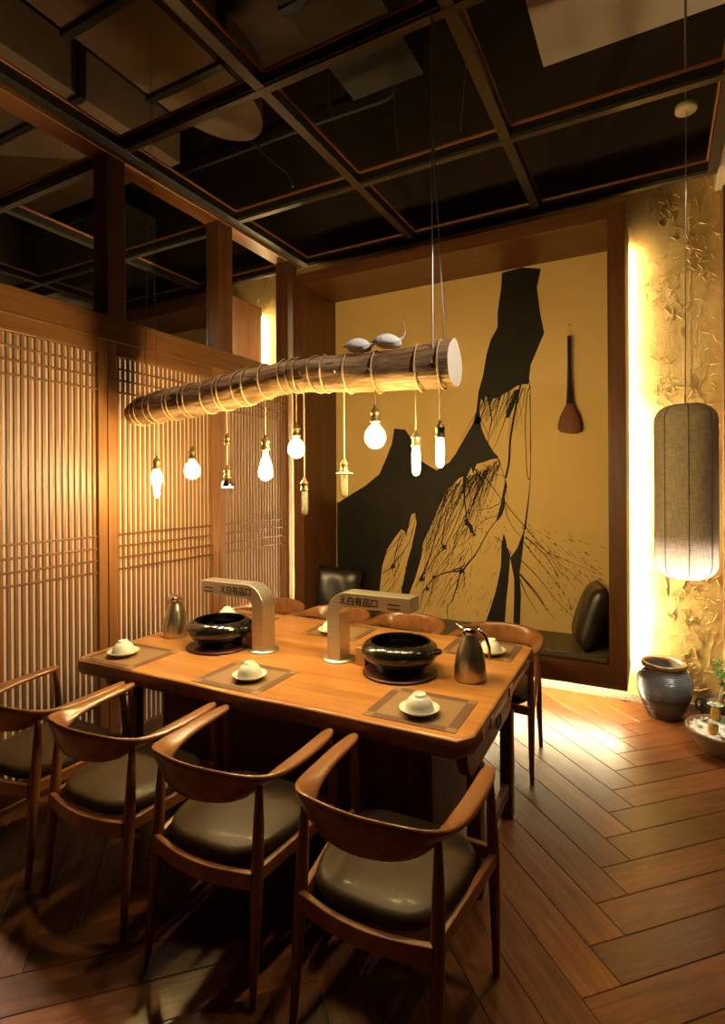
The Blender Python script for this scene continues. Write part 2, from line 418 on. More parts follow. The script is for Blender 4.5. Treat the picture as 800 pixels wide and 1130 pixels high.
for cx, cz in cl:
    for k in range(rw.randint(3, 12)):
        x, z = cx+rw.gauss(0, .045), cz+rw.gauss(0, .06)
        if not (-6.9 < x < .40 and .06 < z < 3.88): continue
        straw(x, z, rw.choice([rw.gauss(.6, .5), rw.gauss(2.3, .5), rw.uniform(0, PI)]), rw.uniform(.025, .085), rw.uniform(.002, .0055), rw.uniform(.002, .006), rw.uniform(-.008, .008))
# one long vertical trowel ridge
for k in range(26): straw(.225+.004*math.sin(k*1.3), 3.72-k*.055, PI/2+rw.gauss(0, .05), .06, .0025, .0022, 0)
struct(wb.build('wall_back', M['clay']))
struct(boxo('wall_back_upper', M['black_wall'], -7, 3, YW+.02, YW+.14, 3.93, 6.0, bevel=0))
b = MB(); b.box(-7.1, 3.1, -2.6, 4.8, 5.86, 5.98); struct(b.build('ceiling', M['concrete']))
struct(boxo('wall_right', M['plainwall'], 2.9, 3.0, -2.5, YW+.02, -.05, 5.9, bevel=0))
struct(boxo('wall_front', M['plainwall'], -7, 3, -2.6, -2.5, -.05, 5.9, bevel=0))
struct(boxo('wall_left', M['plainwall'], -7.1, -7, -2.5, YW+.02, -.05, 5.9, bevel=0))
struct(boxo('baseboard_back', M['granite'], -7, .60, YW-.022, YW, .0, .055, bevel=.004))

# right-hand post and beam that close the plaster wall
t = thing('corner_post', 'dark wooden post standing at the right end of the ochre plaster wall', 'post', (.47, 4.55, 0))
boxo('shaft', M['darkwood'], -.055, .06, -.06, .06, 0, 3.70, t); boxo('foot_block', M['darkwood'], -.05, .065, -.066, .06, 0, .08, t)
t = thing('ceiling_beam', 'pale beam end above the right edge of the plaster wall', 'beam', (.43, 3.3, 3.72))
boxo('beam_board', M['paleply'], -.055, .09, -1.9, 1.31, 0, .22, t)

# ------------------------------------------------------------------ lattice screen on the left
def screen_panel():
    t = thing('lattice_screen', 'x', 'screen', (XS, 0, 0))
    st = .062; L = .82; z0, z1 = .03, 2.53
    for y in (0, st+L): boxo('stile', M['screen'], -.045, 0, y, y+st-.003, z0, z1, t, .003)
    boxo('top_rail', M['screen_h'], -.045, 0, st, st+L, 2.445, z1, t, .003)
    boxo('bottom_rail', M['screen_h'], -.045, 0, st, st+L, z0, .13, t, .003)
    b = MB(); n = 22; pt = L/n
    for i in range(n):
        y = st+(i+.5)*pt; b.box(-.026, -.013, y-.0095, y+.0095, .13, 2.445)
    b.build('slats', M['screen'], t, .0015, segs=1)
    for z in (2.373, 2.303, 2.228, 1.353, 1.281, 1.209, 1.139, .42, .35): boxo('cross_bar', M['screen_h'], -.022, -.009, st, st+L, z-.006, z+.006, t, .0015)
    b = MB(); b.box(-.034, -.030, st-.004, st+L+.004, .12, 2.455); b.build('paper_panel', M['paper'], t)
    return t
PW = .948
sp0 = screen_panel(); sp0.location = (XS, 2.174, 0)
sp0['label'] = 'middle wooden lattice screen panel, behind the left end of the hanging log'
sp0['group'] = 'lattice screen panels on the left'
dup(sp0, (XS, 2.174-PW, 0), 0, 'lattice screen panel at the left edge of the photo, behind the first chair')
dup(sp0, (XS, 2.174+PW, 0), 0, 'lattice screen panel farthest from the viewer, next to the dark alcove frame')
# right end of the third panel meets the frame plane at Y = 4.02
t = thing('screen_head_rail', 'thick horizontal wooden rail along the top of the lattice screens', 'rail', (XS, 2.7, 2.53))
boxo('rail_board', M['screen_h'], -.13, 0, -1.5, 1.44, .0, .15, t, .004); boxo('rail_bead', M['screen_h'], -.13, .006, -1.5, 1.40, 0, .012, t, .002)
struct(boxo('trim_1', M['sill'], XS-.10, XS+.01, 1.2, 4.02, 0, .03))
def post(y0, y1, label, mat):
    t = thing('screen_post', label, 'post', (XS-.065, (y0+y1)/2, 2.68), 0, 'posts between head rail and ceiling beam')
    h = (y1-y0)/2
    boxo('shaft', mat, -.065, .065, -h, h, 0, .985, t, .004)
    return t
post(2.174, 2.302, 'dark square post on the head rail, nearest the left edge', M['darkwood'])
post(3.13, 3.28, 'middle brown square post on the head rail, second from the left', M['frame_v'])
post(4.0, 4.15, 'square post on the head rail, touching the upper left of the alcove frame', M['frame_v'])
t = thing('timber_beam', 'long reddish wooden ceiling beam running above the lattice screens', 'beam', (XS-.07, 2.4, 3.66))
boxo('beam_board', M['beam'], -.075, .072, -2.9, 1.76, .0, .09, t, .004)
boxo('side_channel', M['black_metal'], .072, .140, -2.9, 1.87, .030, .092, t, .002)
boxo('copper_lip', M['copper'], .138, .150, -2.9, 1.87, .088, .102, t, .002)

# ------------------------------------------------------------------ suspended ceiling grid
GZ = 3.685
def grid(label, xs, ys, x0, x1, y0, y1):
    t = thing('ceiling_grid', label, 'ceiling grid', ((x0+x1)/2, (y0+y1)/2, GZ))
    ox, oy = (x0+x1)/2, (y0+y1)/2
    def bar(nm, X0_, X1_, Y0_, Y1_, along):
        b = MB(); b.box(X0_-ox, X1_-ox, Y0_-oy, Y1_-oy, .010, .066)
        o = b.build(nm, M['black_metal'], t, .002)
        f = MB()
        if along == 'X': f.box(X0_-ox, X1_-ox, Y0_-oy+.012, Y1_-oy+.002, 0, .010)
        else: f.box(X0_-ox-.002, X1_-ox+.002, Y0_-oy, Y1_-oy, .0015, .010)
        f.build('flange', M['grey_metal'], o)
        l = MB()
        if along == 'X':
            l.box(X0_-ox, X1_-ox, Y0_-oy-.010, Y0_-oy, .062, .076)
            l.box(X0_-ox, X1_-ox, Y1_-oy, Y1_-oy+.010, .062, .076)
        else:
            l.box(X0_-ox-.010, X0_-ox, Y0_-oy, Y1_-oy, .062, .076); l.box(X1_-ox, X1_-ox+.010, Y0_-oy, Y1_-oy, .062, .076)
        l.build('lip', M['copper'], o)
    for y in ys: bar('cross_bar', x0, x1, y, y+.055, 'X')
    for x in xs: bar('runner_bar', x-.055, x, y0, y1, 'Y')
grid('dark metal ceiling grid with copper lips above the dining table', [-1.755, -.745, .365], [-.88, .15, 1.185, 2.22, 3.245, 4.22], -2.83, .365, -1.4, 4.27)
grid('dark metal ceiling grid beyond the wooden beam at upper left', [-4.19, -5.42], [.15, 1.185, 2.26, 3.30, 4.22], -6.7, -3.05, -.4, 4.27)

# ------------------------------------------------------------------ plenum: ducts and conduits
t = thing('plaster_duct', 'pale boxed duct underside at the top right above the ceiling grid', 'duct', (-.17, 3.4, 5.04))
boxo('casing', M['duct_pale'], -.62, .62, -2.2, 1.23, 0, .5, t, .006)
boxo('joint_band', M['duct_pale'], -.63, .63, -.9, -.82, -.01, .51, t, .003)
t = thing('ventilation_duct', 'brown ventilation duct with rounded end above the upper left ceiling', 'duct', (-3.22, 2.2, 4.8))
poly = [(-.36, -2.2), (.36, -2.2), (.36, 1.1)]+[(.36*math.cos(a), 1.1+.62*math.sin(a)) for a in [PI*i/16 for i in range(1, 16)]]+[(-.36, 1.1)]
b = MB(); b.prism(poly, 'Z', 0, .45, 0, False); b.build('casing', M['duct'], t, .01)
for y in (-1.2, .18, .90): boxo('flange', M['black_metal'], -.40, .40, y-.03, y+.03, -.035, .47, t, .003)
t = thing('beige_duct', 'beige duct run over the neighbouring room at far left', 'duct', (-5.2, 3.0, 4.7))
boxo('casing', M['duct'], -1.0, 1.25, -2.0, .75, 0, .4, t, .006); boxo('flange', M['black_metal'], -1.03, 1.28, -.3, -.24, -.03, .42, t, .003)
t = thing('grey_riser', 'grey boxed riser on the dark wall beyond the upper left beam', 'duct', (-6.0, 4.3, 3.95))
boxo('casing', M['duct_grey'], -.9, .75, -.3, .30, 0, .9, t, .006); boxo('collar', M['duct_grey'], -.92, .77, -.32, .30, .75, .8, t, .003)
t = thing('grey_trunking', 'grey trunking box above the second bay of the ceiling grid', 'duct', (-1.95, 3.3, 5.1))
boxo('casing', M['duct_grey'], -.42, .25, -2.0, 1.0, 0, .35, t, .006); boxo('collar', M['black_metal'], -.44, .27, -.1, -.04, -.02, .36, t, .003)
def conduit(label, pts, r, mat='duct_grey'):
    b = MB(); b.tube(pts, r, 8); o = b.build('conduit', M[mat]); tag(o, label, 'conduit', 'conduits above the ceiling grid'); return o
P = lambda u, v, y: on_y(u, v, y)
conduit('bent grey conduit hanging in the bay left of the log cables', [P(436, -30, 4.45), P(435, 98, 4.45), P(432, 106, 4.45), P(424, 111, 4.45), P(345, 138, 4.45)], .017)
conduit('straight vertical conduit left of the bent conduit', [P(365, -30, 4.5), P(363, 131, 4.5)], .016)
conduit('slanting conduit crossing near the rounded duct end', [P(200, 192, 4.45), P(330, 144, 4.45)], .018)
conduit('short curved conduit right of the rounded duct end', [P(272, 150, 4.3), P(305, 181, 4.3), P(318, 191, 4.3), P(322, 198, 4.3), P(323, 206, 4.3)], .014)
conduit('thin black hanger rod above the rounded duct', [P(184, -20, 3.0), P(184, 60, 3.0)], .012, 'black_metal')
def wirel(label, pts, r=.004):
    b = MB(); b.tube(pts, r, 6); o = b.build('hanging_wire', M['cable']); tag(o, label, 'wire', 'loose wires above the ceiling grid')
wirel('loose pale wire hanging just right of the log cables near the ceiling', [P(517, 45, 4.4), P(513, 85, 4.4), P(508, 145, 4.4)])
wirel('loose pale wire hanging below the bent grey conduit', [P(435, 104, 4.44), P(436, 140, 4.44), P(439, 168, 4.44)])

# ------------------------------------------------------------------ alcove frame, bench, mural
FY0, FY1 = 4.0, 4.60
XL, XR, ZB, ZT = -2.842, -.172, .275, 3.517         # outer
iL, iR, iB, iT = -2.732, -.280, .425, 3.420         # inner opening
def alcove(dx):
    t = thing('alcove_frame', 'x', 'alcove', (-1.5+dx, 4.3, 0))
    ox, oy = -1.5, 4.3
    def B(nm, poly, mat):
        b = MB(); b.prism([(x-ox, z) for x, z in poly], 'Y', FY0-oy, 4.565-oy); return b.build(nm, mat, t, .004)
    B('side_board', [(XL, ZB), (iL, iB), (iL, iT), (XL, ZT)], M['frame_v'])
    B('side_board', [(XR, ZB), (XR, ZT), (iR, iT), (iR, iB)], M['frame_v'])
    B('top_board', [(XL, ZT), (iL, iT), (iR, iT), (XR, ZT)], M['frame_h'])
    B('bottom_board', [(XL, ZB), (XR, ZB), (iR, iB), (iL, iB)], M['frame_h'])
    b = MB(); b.box(iL-ox-.03, iR-ox+.03, FY1-oy+.001, YW-oy-.001, iB-.03, iT+.03); b.build('back_panel', M['frame_h'], t)
    for x0, x1, ly in ((XL-.013, XL-.003, 4.545), (XR-.014, XR-.004, 4.568)):
        b = MB(); b.box(x0-ox, x1-ox, ly-oy, ly+.008-oy, .30, 2.22); b.build('led_strip', M['led'], t)
        b = MB(); b.box(x0-ox, x1-ox, ly-oy, ly+.008-oy, 2.24, 3.42); b.build('led_strip', M['led_weak'], t)
    b = MB(); b.box(XL-ox+.1, XR-ox-.05, 4.40-oy, 4.42-oy, ZB-.014, ZB-.001); b.build('led_strip', M['led_floor'], t)
    return t
al = alcove(0); al['label'] = 'large dark wooden box frame of the seating alcove, lit along its edges'
a2 = dup(al, (-1.5-3.47, 4.3, 0), 0, 'second wooden box frame seen over the lattice screens in the next room')

# mural: panel with the ink painting in one mesh
MY = 4.555
mb = MB(); mb.box(iL, iR, MY, FY1, iB, iT)
def ink_poly(px, dy=.0008):
    pts = [on_y(u, v, MY-dy) for u, v in px]
    pts = [Vector((min(max(q.x, iL+.001), iR-.001), q.y, min(max(q.z, iB+.002), iT-.001))) for q in pts]
    for tri in geometry.tessellate_polygon([pts]): mb.add([pts[i] for i in tri], [(0, 1, 2)], 1)
def ink_line(px, w0, w1=None, dy=.0010):
    if w1 is None: w1 = w0
    w0, w1 = w0*.78, w1*.78
    n = len(px)
    if n < 2: return
    A, B_ = [], []
    for i, (u, v) in enumerate(px):
        a = px[max(i-1, 0)]; b = px[min(i+1, n-1)]
        dx, dy_ = b[0]-a[0], b[1]-a[1]; l = math.hypot(dx, dy_) or 1
        w = (w0+(w1-w0)*i/(n-1))/2
        for lst, sg in ((A, 1), (B_, -1)):
            q = on_y(u-dy_/l*w*sg, v+dx/l*w*sg, MY-dy)
            lst.append(Vector((min(max(q.x, iL+.001), iR-.001), q.y, min(max(q.z, iB+.002), iT-.001))))
    vs = A+B_; mb.add(vs, [(i, i+1, n+i+1, n+i) for i in range(n-1)], 1)
def smooth_line(pts, k=4):
    out = []
    for i in range(len(pts)-1):
        p0 = pts[max(i-1, 0)]; p1 = pts[i]; p2 = pts[i+1]; p3 = pts[min(i+2, len(pts)-1)]
        for j in range(k):
            t = j/k
            out.append(tuple(.5*(2*p1[d]+(p2[d]-p0[d])*t+(2*p0[d]-5*p1[d]+4*p2[d]-p3[d])*t*t+(3*p1[d]-p0[d]-3*p2[d]+p3[d])*t**3) for d in (0, 1)))
    out.append(pts[-1]); return out
ink_poly([(554, 301), (553, 317), (549, 345), (549, 361), (541, 376), (536.6, 392), (533, 414), (528, 432), (525.5, 454), (522, 467), (531, 470), (528.5, 455),
          (531, 440), (534, 446), (536, 437), (541, 447), (544, 440), (552, 438), (557, 434), (562, 432), (570, 426), (577, 424), (583, 424), (585.5, 403), (593.5, 384), (600.6, 367.5), (596, 345), (592.5, 317), (597, 296.5), (575, 290)])
ink_poly([(529, 452), (524, 464), (518, 474), (510, 488), (502, 502), (496, 510), (482, 519), (470, 512), (460, 505), (454, 484), (447, 474), (435, 473), (432.6, 489), (426, 506),
          (418.7, 523), (403, 536), (374, 554), (372, 554), (372, 716), (420, 716), (420, 690), (419, 650), (422, 624), (427.5, 606), (436, 593), (443, 584), (447, 587), (448, 592), (454, 568), (457.8, 566),
          (459.6, 577), (457, 590), (454, 604), (449.6, 619), (446, 637), (443, 650), (442.5, 716), (451, 716), (451, 657), (458.5, 637), (465, 615), (467, 599), (476, 579.5), (483, 562),
          (493, 542), (507, 527.5), (511, 526), (513, 545), (515, 527), (520, 516), (522, 523), (526, 512), (534, 510), (542, 507), (549, 506), (553, 513), (549, 503), (544, 498), (536, 484), (531, 472)])
K = lambda pts: [(500+x/3.894, 420+y/3.894) for x, y in pts]
ink_poly(K([(218, 655), (228, 690), (232, 720), (246, 748), (238, 860), (228, 950), (220, 1080), (130, 1080), (160, 980), (185, 900), (205, 800), (208, 700)]))
ink_poly(K([(316, 560), (306, 660), (298, 740), (285, 830), (292, 920), (285, 1080), (258, 1080), (262, 920), (262, 850), (245, 762), (275, 720), (300, 655)]))
ink_poly(K([(275, 40), (262, 60), (245, 95), (228, 130), (226, 160), (240, 160), (262, 110), (272, 80), (290, 30)]))
ink_poly(K([(225, 420), (233, 455), (222, 500), (224, 530), (212, 575), (198, 595), (182, 608), (192, 575), (205, 530), (212, 490)]))
ink_poly(K([(50, 598), (62, 590), (66, 605), (84, 625), (88, 655), (74, 655), (66, 628), (50, 620)]))
for x, y, r in ((509, 630, 5), (489.5, 604, 4.5), (465, 639, 4.5), (433, 625, 4), (478, 637, 3), (523, 590, 2.5), (471, 650, 3.5)):
    ink_poly([(x+r*math.cos(a)*(1 if i % 2 else .45)+.6, y+r*math.sin(a)*(1 if i % 2 else .45)) for i, a in enumerate([2*PI*j/10 for j in range(10)])], .0013)
for pts, w0, w1 in [
    ([(300, 10), (290, 20), (272, 100), (258, 180), (245, 260), (240, 350), (225, 420)], 2.4, 3.2),
    ([(325, -10), (328, 30), (318, 60), (310, 180), (313, 300), (318, 400), (328, 425), (333, 380), (332, 200), (330, 60)], 1.1, 1.1),
    ([(332, 420), (325, 500), (318, 560), (308, 640)], .7, 3), ([(330, 20), (332, 100), (331, 300)], 1.0, .7),
    ([(218, 515), (250, 560), (310, 630), (370, 700), (420, 760), (470, 840)], 1.3, .6), ([(222, 530), (235, 590), (280, 660), (340, 690)], .9, .6),
    ([(310, 670), (360, 715), (410, 770), (455, 850)], 1.6, .5), ([(300, 690), (370, 780), (430, 850), (480, 915)], 1.2, .4), ([(290, 770), (360, 840), (450, 950), (540, 1040)], 1.2, .5),
    ([(285, 830), (330, 880), (370, 930), (405, 990)], 2.6, .8), ([(300, 850), (370, 940), (440, 1030)], 1.2, .4), ([(350, 690), (430, 760), (545, 860)], 1.1, .4),
    ([(285, 850), (320, 930), (365, 1000)], 1.4, .5), ([(400, 735), (480, 770), (620, 830)], .7, .3), ([(180, 670), (205, 690), (240, 730), (250, 745)], .8, 1.4),
    ([(110, 150), (140, 210), (150, 260), (120, 340)], .9, .6), ([(150, 75), (165, 160), (160, 200), (150, 240)], 2.2, .8), ([(185, 80), (150, 140), (140, 180)], .9, .5),
    ([(170, 65), (200, 90), (130, 160)], .8, .4), ([(245, 95), (215, 190), (180, 280), (140, 330)], 1.1, .5), ([(230, 150), (205, 220), (190, 260)], .8, .4),
    ([(45, 810), (100, 740), (150, 650), (185, 602)], 1.9, 1.0), ([(0, 815), (40, 800), (50, 780)], 2.2, 1.2), ([(45, 810), (48, 860), (46, 890)], 1.5, .5), ([(30, 820), (20, 880), (0, 930)], 1.6, .5),
    ([(100, 380), (150, 430), (185, 480), (215, 520)], 1.4, .8), ([(130, 360), (180, 400), (225, 410)], .9, .5), ([(45, 420), (50, 520), (60, 600)], 3.0, 1.2), ([(60, 420), (75, 520), (40, 600)], 1.2, .6),
    ([(95, 380), (115, 420), (140, 450)], 2.0, .7), ([(190, 345), (200, 360), (180, 430)], 1.2, .5), ([(215, 520), (150, 550), (60, 560)], 1.0, .5), ([(190, 580), (120, 610), (60, 690), (0, 720)], .9, .5)]:
    ink_line(smooth_line(K(pts)), w0, w1)
Q = lambda pts: [(370+x/4.52, 460+y/4.52) for x, y in pts]
for pts, w0, w1 in [
    ([(640, 430), (590, 560), (540, 655), (500, 700), (440, 790), (400, 850)], 1.3, 1.0), ([(560, 370), (510, 560), (470, 700), (430, 800)], 1.0, 2.2), ([(630, 310), (560, 470), (530, 640)], 1.2, 1.4),
    ([(630, 770), (560, 775), (490, 805), (440, 870)], 2.4, 1.0), ([(640, 760), (660, 730), (700, 690)], 2.0, 1.5), ([(620, 790), (590, 900), (560, 950), (565, 1040)], 1.5, .8), ([(490, 810), (470, 900), (430, 980)], 1.2, .6),
    ([(445, 860), (435, 890), (420, 960)], 2.0, .7), ([(330, 570), (300, 680), (285, 745), (235, 780)], .9, 1.4), ([(395, 490), (360, 560), (300, 680)], .9, .8), ([(285, 745), (290, 790)], 1.2, .5),
    ([(400, 500), (370, 620), (290, 740)], .7, 1.1), ([(345, 575), (290, 640), (240, 700)], .8, .6), ([(600, 330), (520, 440), (480, 560)], .8, .5), ([(655, 480), (600, 600), (580, 740)], .9, .6)]:
    ink_line(smooth_line(Q(pts)), w0, w1)
rk = random.Random(11)
for i in range(75):                      # fine drips under the fringe
    t_ = rk.random(); u0, v0 = 492+t_*60, 540-t_*32+rk.uniform(-2, 4)
    L = rk.uniform(22, 90); a = rk.gauss(-.42, .22)
    ink_line(smooth_line([(u0, v0), (u0+math.sin(a)*L*.5+rk.uniform(-4, 4), v0+L*.5), (u0+math.sin(a)*L+rk.uniform(-5, 5), v0+L)]), rk.uniform(.5, 1.2), .3)
for i in range(34):
    t_ = rk.random(); u0, v0 = 531+t_*50, 441-t_*14
    L = rk.uniform(18, 62); a = rk.gauss(-.35, .2)
    ink_line(smooth_line([(u0, v0), (u0+math.sin(a)*L*.5+rk.uniform(-3, 3), v0+L*.5), (u0+math.sin(a)*L, v0+L)]), rk.uniform(.6, 1.3), .3)
for i in range(40):
    u0, v0 = rk.uniform(470, 520), rk.uniform(560, 640); L = rk.uniform(14, 46); a = rk.gauss(-.6, .3)
    ink_line(smooth_line([(u0, v0), (u0+math.sin(a)*L*.5+rk.uniform(-3, 3), v0+L*.5), (u0+math.sin(a)*L, v0+L)]), rk.uniform(.5, 1.1), .3)
for i in range(24):
    u0, v0 = rk.uniform(428, 452), rk.uniform(588, 650); L = rk.uniform(10, 30); a = rk.gauss(-.5, .25)
    ink_line([(u0, v0), (u0+math.sin(a)*L, v0+L)], rk.uniform(.5, 1.0), .3)
for i in range(230):                     # splatter dashes fanning to lower right and below
    a = rk.uniform(-.15, .55)+PI/4*rk.choice([1, 1, .6]); r = 12+130*rk.random()**.8
    u0, v0 = 566+math.cos(a-.25)*r, 570+math.sin(a-.05)*r*1.0
    if u0 > 668 or v0 > 700: continue
    L = rk.uniform(1, 7); ink_line([(u0, v0), (u0+math.cos(a)*L, v0+math.sin(a)*L)], rk.uniform(.5, 1.2), .4)
for i in range(160):
    u0, v0 = rk.uniform(455, 560), rk.uniform(575, 700); a = rk.gauss(1.85, .12); L = rk.uniform(1, 8)
    ink_line([(u0, v0), (u0+math.cos(a)*L, v0+math.sin(a)*L)], rk.uniform(.4, 1.0), .4)
for i in range(60):
    u0, v0 = rk.uniform(505, 556), rk.uniform(545, 590); ink_line([(u0, v0), (u0+rk.uniform(.6, 3), v0-rk.uniform(-.5, 2))], rk.uniform(.6, 1.4), .5)
mo = mb.build('mural_panel', [M['mural'], M['ink']])
tag(mo, 'ochre mural of black ink trunks and splatter at the back of the alcove', 'mural')
b = MB(); b.box(iL-3.47, iR-3.47, MY, FY1, iB, iT); o = b.build('plain_panel', M['mural']); tag(o, 'plain ochre panel inside the second frame beyond the screens', 'panel')

# bench cushion
t = thing('bench_seat', 'long dark leather bench cushion inside the alcove', 'bench', (-1.5, 4.3, iB))
b = MB(); b.box(iL+1.5+.004, iR+1.5-.004, -.26, MY-4.3-.002, 0, .05); b.build('cushion', M['bench_leather'], t, .016, segs=3)
b = MB(); b.tube([(iL+1.52, -.255, .044), (iR+1.48, -.255, .044)], .007, 8); b.build('piping', M['black_leather'], t)
def pillow(name, label, loc, rot, s=.44, th=.14):
    b = MB(); n = 14; top = []; 
    for side in (1, -1):
        vs = []
        for i in range(n+1):
            for j in range(n+1):
                x, y = i/n*2-1, j/n*2-1
                h = (max(0, (1-x**4))*max(0, (1-y**4)))**.55
                k = 1-.07*(1-(abs(x*y))**1.5)*((abs(x)**4+abs(y)**4)/2)
                vs.append((x*s/2*k, y*s/2*k, side*th/2*h+.006*side*math.sin(7*x+3*y)*h))
        fs = [(i*(n+1)+j, (i+1)*(n+1)+j, (i+1)*(n+1)+j+1, i*(n+1)+j+1) for i in range(n) for j in range(n)]
        b.add(vs, fs, 0, True)
    o = b.build(name, M['black_leather']); 
    bm = bmesh.new(); bm.from_mesh(o.data); bmesh.ops.remove_doubles(bm, verts=bm.verts, dist=.0005); bmesh.ops.recalc_face_normals(bm, faces=bm.faces); bm.to_mesh(o.data); bm.free()
    o.location = loc; o.rotation_euler = rot; tag(o, label, 'pillow', 'leather pillows on the alcove bench'); return o
pillow('throw_pillow', 'black glossy leather pillow leaning at the right end of the alcove bench', (-.425, 4.31, .70), (PI/2+.05, .02, 1.28), .47, .17).matrix_world = Matrix.Translation((-.425, 4.30, .695)) @ Matrix((Vector((.25, -.96, .05)).normalized(), Vector((.30, .08, .95)).normalized(), Vector((-.92, -.22, .31)).normalized())).transposed().to_4x4()
pillow('throw_pillow', 'dark leather pillow at the left end of the alcove bench', (-2.57, 4.30, .685), (PI/2-.16, .10, .50), .43, .13)

# hanging calligraphy brush
bt = on_y(628, 370, 4.515); bz = lambda v: on_y(628, v, 4.515).z
t = thing('calligraphy_brush', 'large calligraphy brush with reddish bristles hanging on the mural', 'brush', (bt.x, 4.515, bz(478)))
zz = bz(478)
b = MB(); b.lathe([(.014, bz(371)-zz), (.0145, bz(385)-zz), (.014, bz(400)-zz), (.018, bz(425)-zz), (.026, bz(446)-zz)][::-1], 16); b.build('handle', M['brush_handle'], t)
prof = [(.026, bz(446)), (.045, bz(452)), (.072, bz(460)), (.084, bz(468)), (.086, bz(474)), (.07, bz(477.5))]
rs = [[(r*math.cos(2*PI*i/36)*(1+.035*(i % 2)), .33*r*math.sin(2*PI*i/36)*(1+.06*(i % 2)), z-zz-(.01*math.sin(3*PI*i/36) if z < bz(470) else 0)) for i in range(36)] for r, z in prof[::-1]]
b = MB(); b.rings(rs); b.build('bristles', M['bristle'], t)
b = MB(); b.tube([(-.006, 0, bz(372)-zz), (0, .012, bz(358)-zz), (.006, 0, bz(372)-zz)], .0018, 6); b.build('hanging_loop', M['cable'], t)
b = MB(); b.tube([(0, .005, bz(358)-zz), (0, .039, bz(357)-zz)], .005, 8); b.build('nail', M['brass_dark'], t)

# ================================================================== TABLE
TR = math.radians(1.1); TC = Vector((-1.630, 2.435, 0)); TA, TB, TZ = 1.052, .635, .76
tb = thing('dining_table', 'long thick-topped wooden dining table in the middle of the room', 'table', TC, TR)
def outline(ins):
    pts = []; a, b_, c_ = TA-ins, TB-ins, .045
    rr = random.Random(5)
    def seg(p, q, n, amp, ph):
        for i in range(n):
            t = i/n; x, y = p[0]+(q[0]-p[0])*t, p[1]+(q[1]-p[1])*t
            w = amp*(math.sin(t*9+ph)+.5*math.sin(t*21+ph*2))*math.sin(PI*t)
            if abs(q[0]-p[0]) > abs(q[1]-p[1]): y += w
            else: x += w*.4
            pts.append((x, y))
    seg((-a+c_, -b_), (a-c_, -b_), 24, .006, 0); seg((a-c_, -b_), (a, -b_+c_*1.5), 2, 0, 0); seg((a, -b_+c_*1.5), (a, b_-c_), 12, .003, 1)
    seg((a, b_-c_), (a-c_, b_), 2, 0, 0); seg((a-c_, b_), (-a+c_, b_), 24, .006, 2); seg((-a+c_, b_), (-a, b_-c_), 2, 0, 0); seg((-a, b_-c_), (-a, -b_+c_), 12, .003, 3); seg((-a, -b_+c_), (-a+c_, -b_), 2, 0, 0)
    return pts
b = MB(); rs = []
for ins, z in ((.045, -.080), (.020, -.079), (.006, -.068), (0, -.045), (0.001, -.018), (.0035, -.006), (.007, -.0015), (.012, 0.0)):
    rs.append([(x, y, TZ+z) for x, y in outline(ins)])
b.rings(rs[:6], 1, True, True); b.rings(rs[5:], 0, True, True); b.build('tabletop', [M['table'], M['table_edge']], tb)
for y, z0, z1, w in ((-.46, -.058, -.022, .012), (-.33, -.062, -.020, .016), (.02, -.058, -.016, .030), (.42, -.06, -.022, .02)):
    boxo('inlay', M['inlay'], TA-.012, TA+.003, y-w, y+w, TZ+z0, TZ+z1, tb, .002)
for sx in (1, -1):
    x = sx*(TA-.075)
    for y in (-.30, .275): 
        b = MB(); b.box(x-.03, x+.03, y-.03, y+.03, 0, .53); b.build('leg', M['table_under'], tb, .006)
    boxo('stretcher', M['table_under'], x-.018, x+.018, -.27, .245, .12, .175, tb, .004)
    poly = [(-.42, .53), (.20, .53), (.26, .545), (.305, .60), (.33, .678), (-.50, .678), (-.47, .58)]
    b = MB(); b.prism(poly, 'X', x-.022, x+.022); dr = b.build('drawer_front', M['table_under'], tb, .004)
    b = MB(); yy = -.02
    b.tube([(x+sx*.03, yy+.032*math.cos(a), .595+.032*math.sin(a)) for a in [2*PI*i/20 for i in range(20)]], .0045, 6, closed=True)
    b.lathe([(.022, 0), (.022, .004), (.012, .008)], 14, (0, 0, 0)); 
    vs0 = len(b.v)-14*3-28
    for i in range(120, len(b.v)):
        xx, y_, z_ = b.v[i]; b.v[i] = (x+sx*(.022+z_), yy+xx, .627+y_)
    b.build('ring_pull', M['brass_dark'], dr)
boxo('base_cabinet', M['darkwood'], -.80, .78, -.27, .25, .06, .677, tb, .006)
boxo('plinth', M['darkwood'], -.76, .74, -.24, .22, 0, .06, tb, .004)

# placemats
def tl(x, y, z=0):                      # world point on the (slightly turned) table
    return Vector((x, y, z))
b = MB(); b.box(-.185, .185, -.16, .16, 0, .002); pm = b.build('placemat', M['mat'])
pmats = [((-2.44, 1.955), 'brown woven placemat at the near left corner of the table', .02), ((-1.685, 1.985), 'brown woven placemat at the middle of the near table edge', .02), ((-.825, 2.025), 'brown woven placemat at the near right corner of the table', .02),
         ((-.83, 2.905), 'brown woven placemat at the far right corner of the table, behind the jug', .02), ((-1.70, 2.87), 'brown woven placemat on the far side, between the two steel exhaust arms', .02), ((-2.40, 2.80), 'brown woven placemat at the far left of the table, behind the left pot', .02)]
for i, ((x, y), lab, r) in enumerate(pmats):
    o = pm if i == 0 else pm.copy()
    if i: C.objects.link(o)
    o.location = (x, y, TZ+.0003); o.rotation_euler = (0, 0, r); tag(o, lab, 'placemat', 'placemats on the dining table')

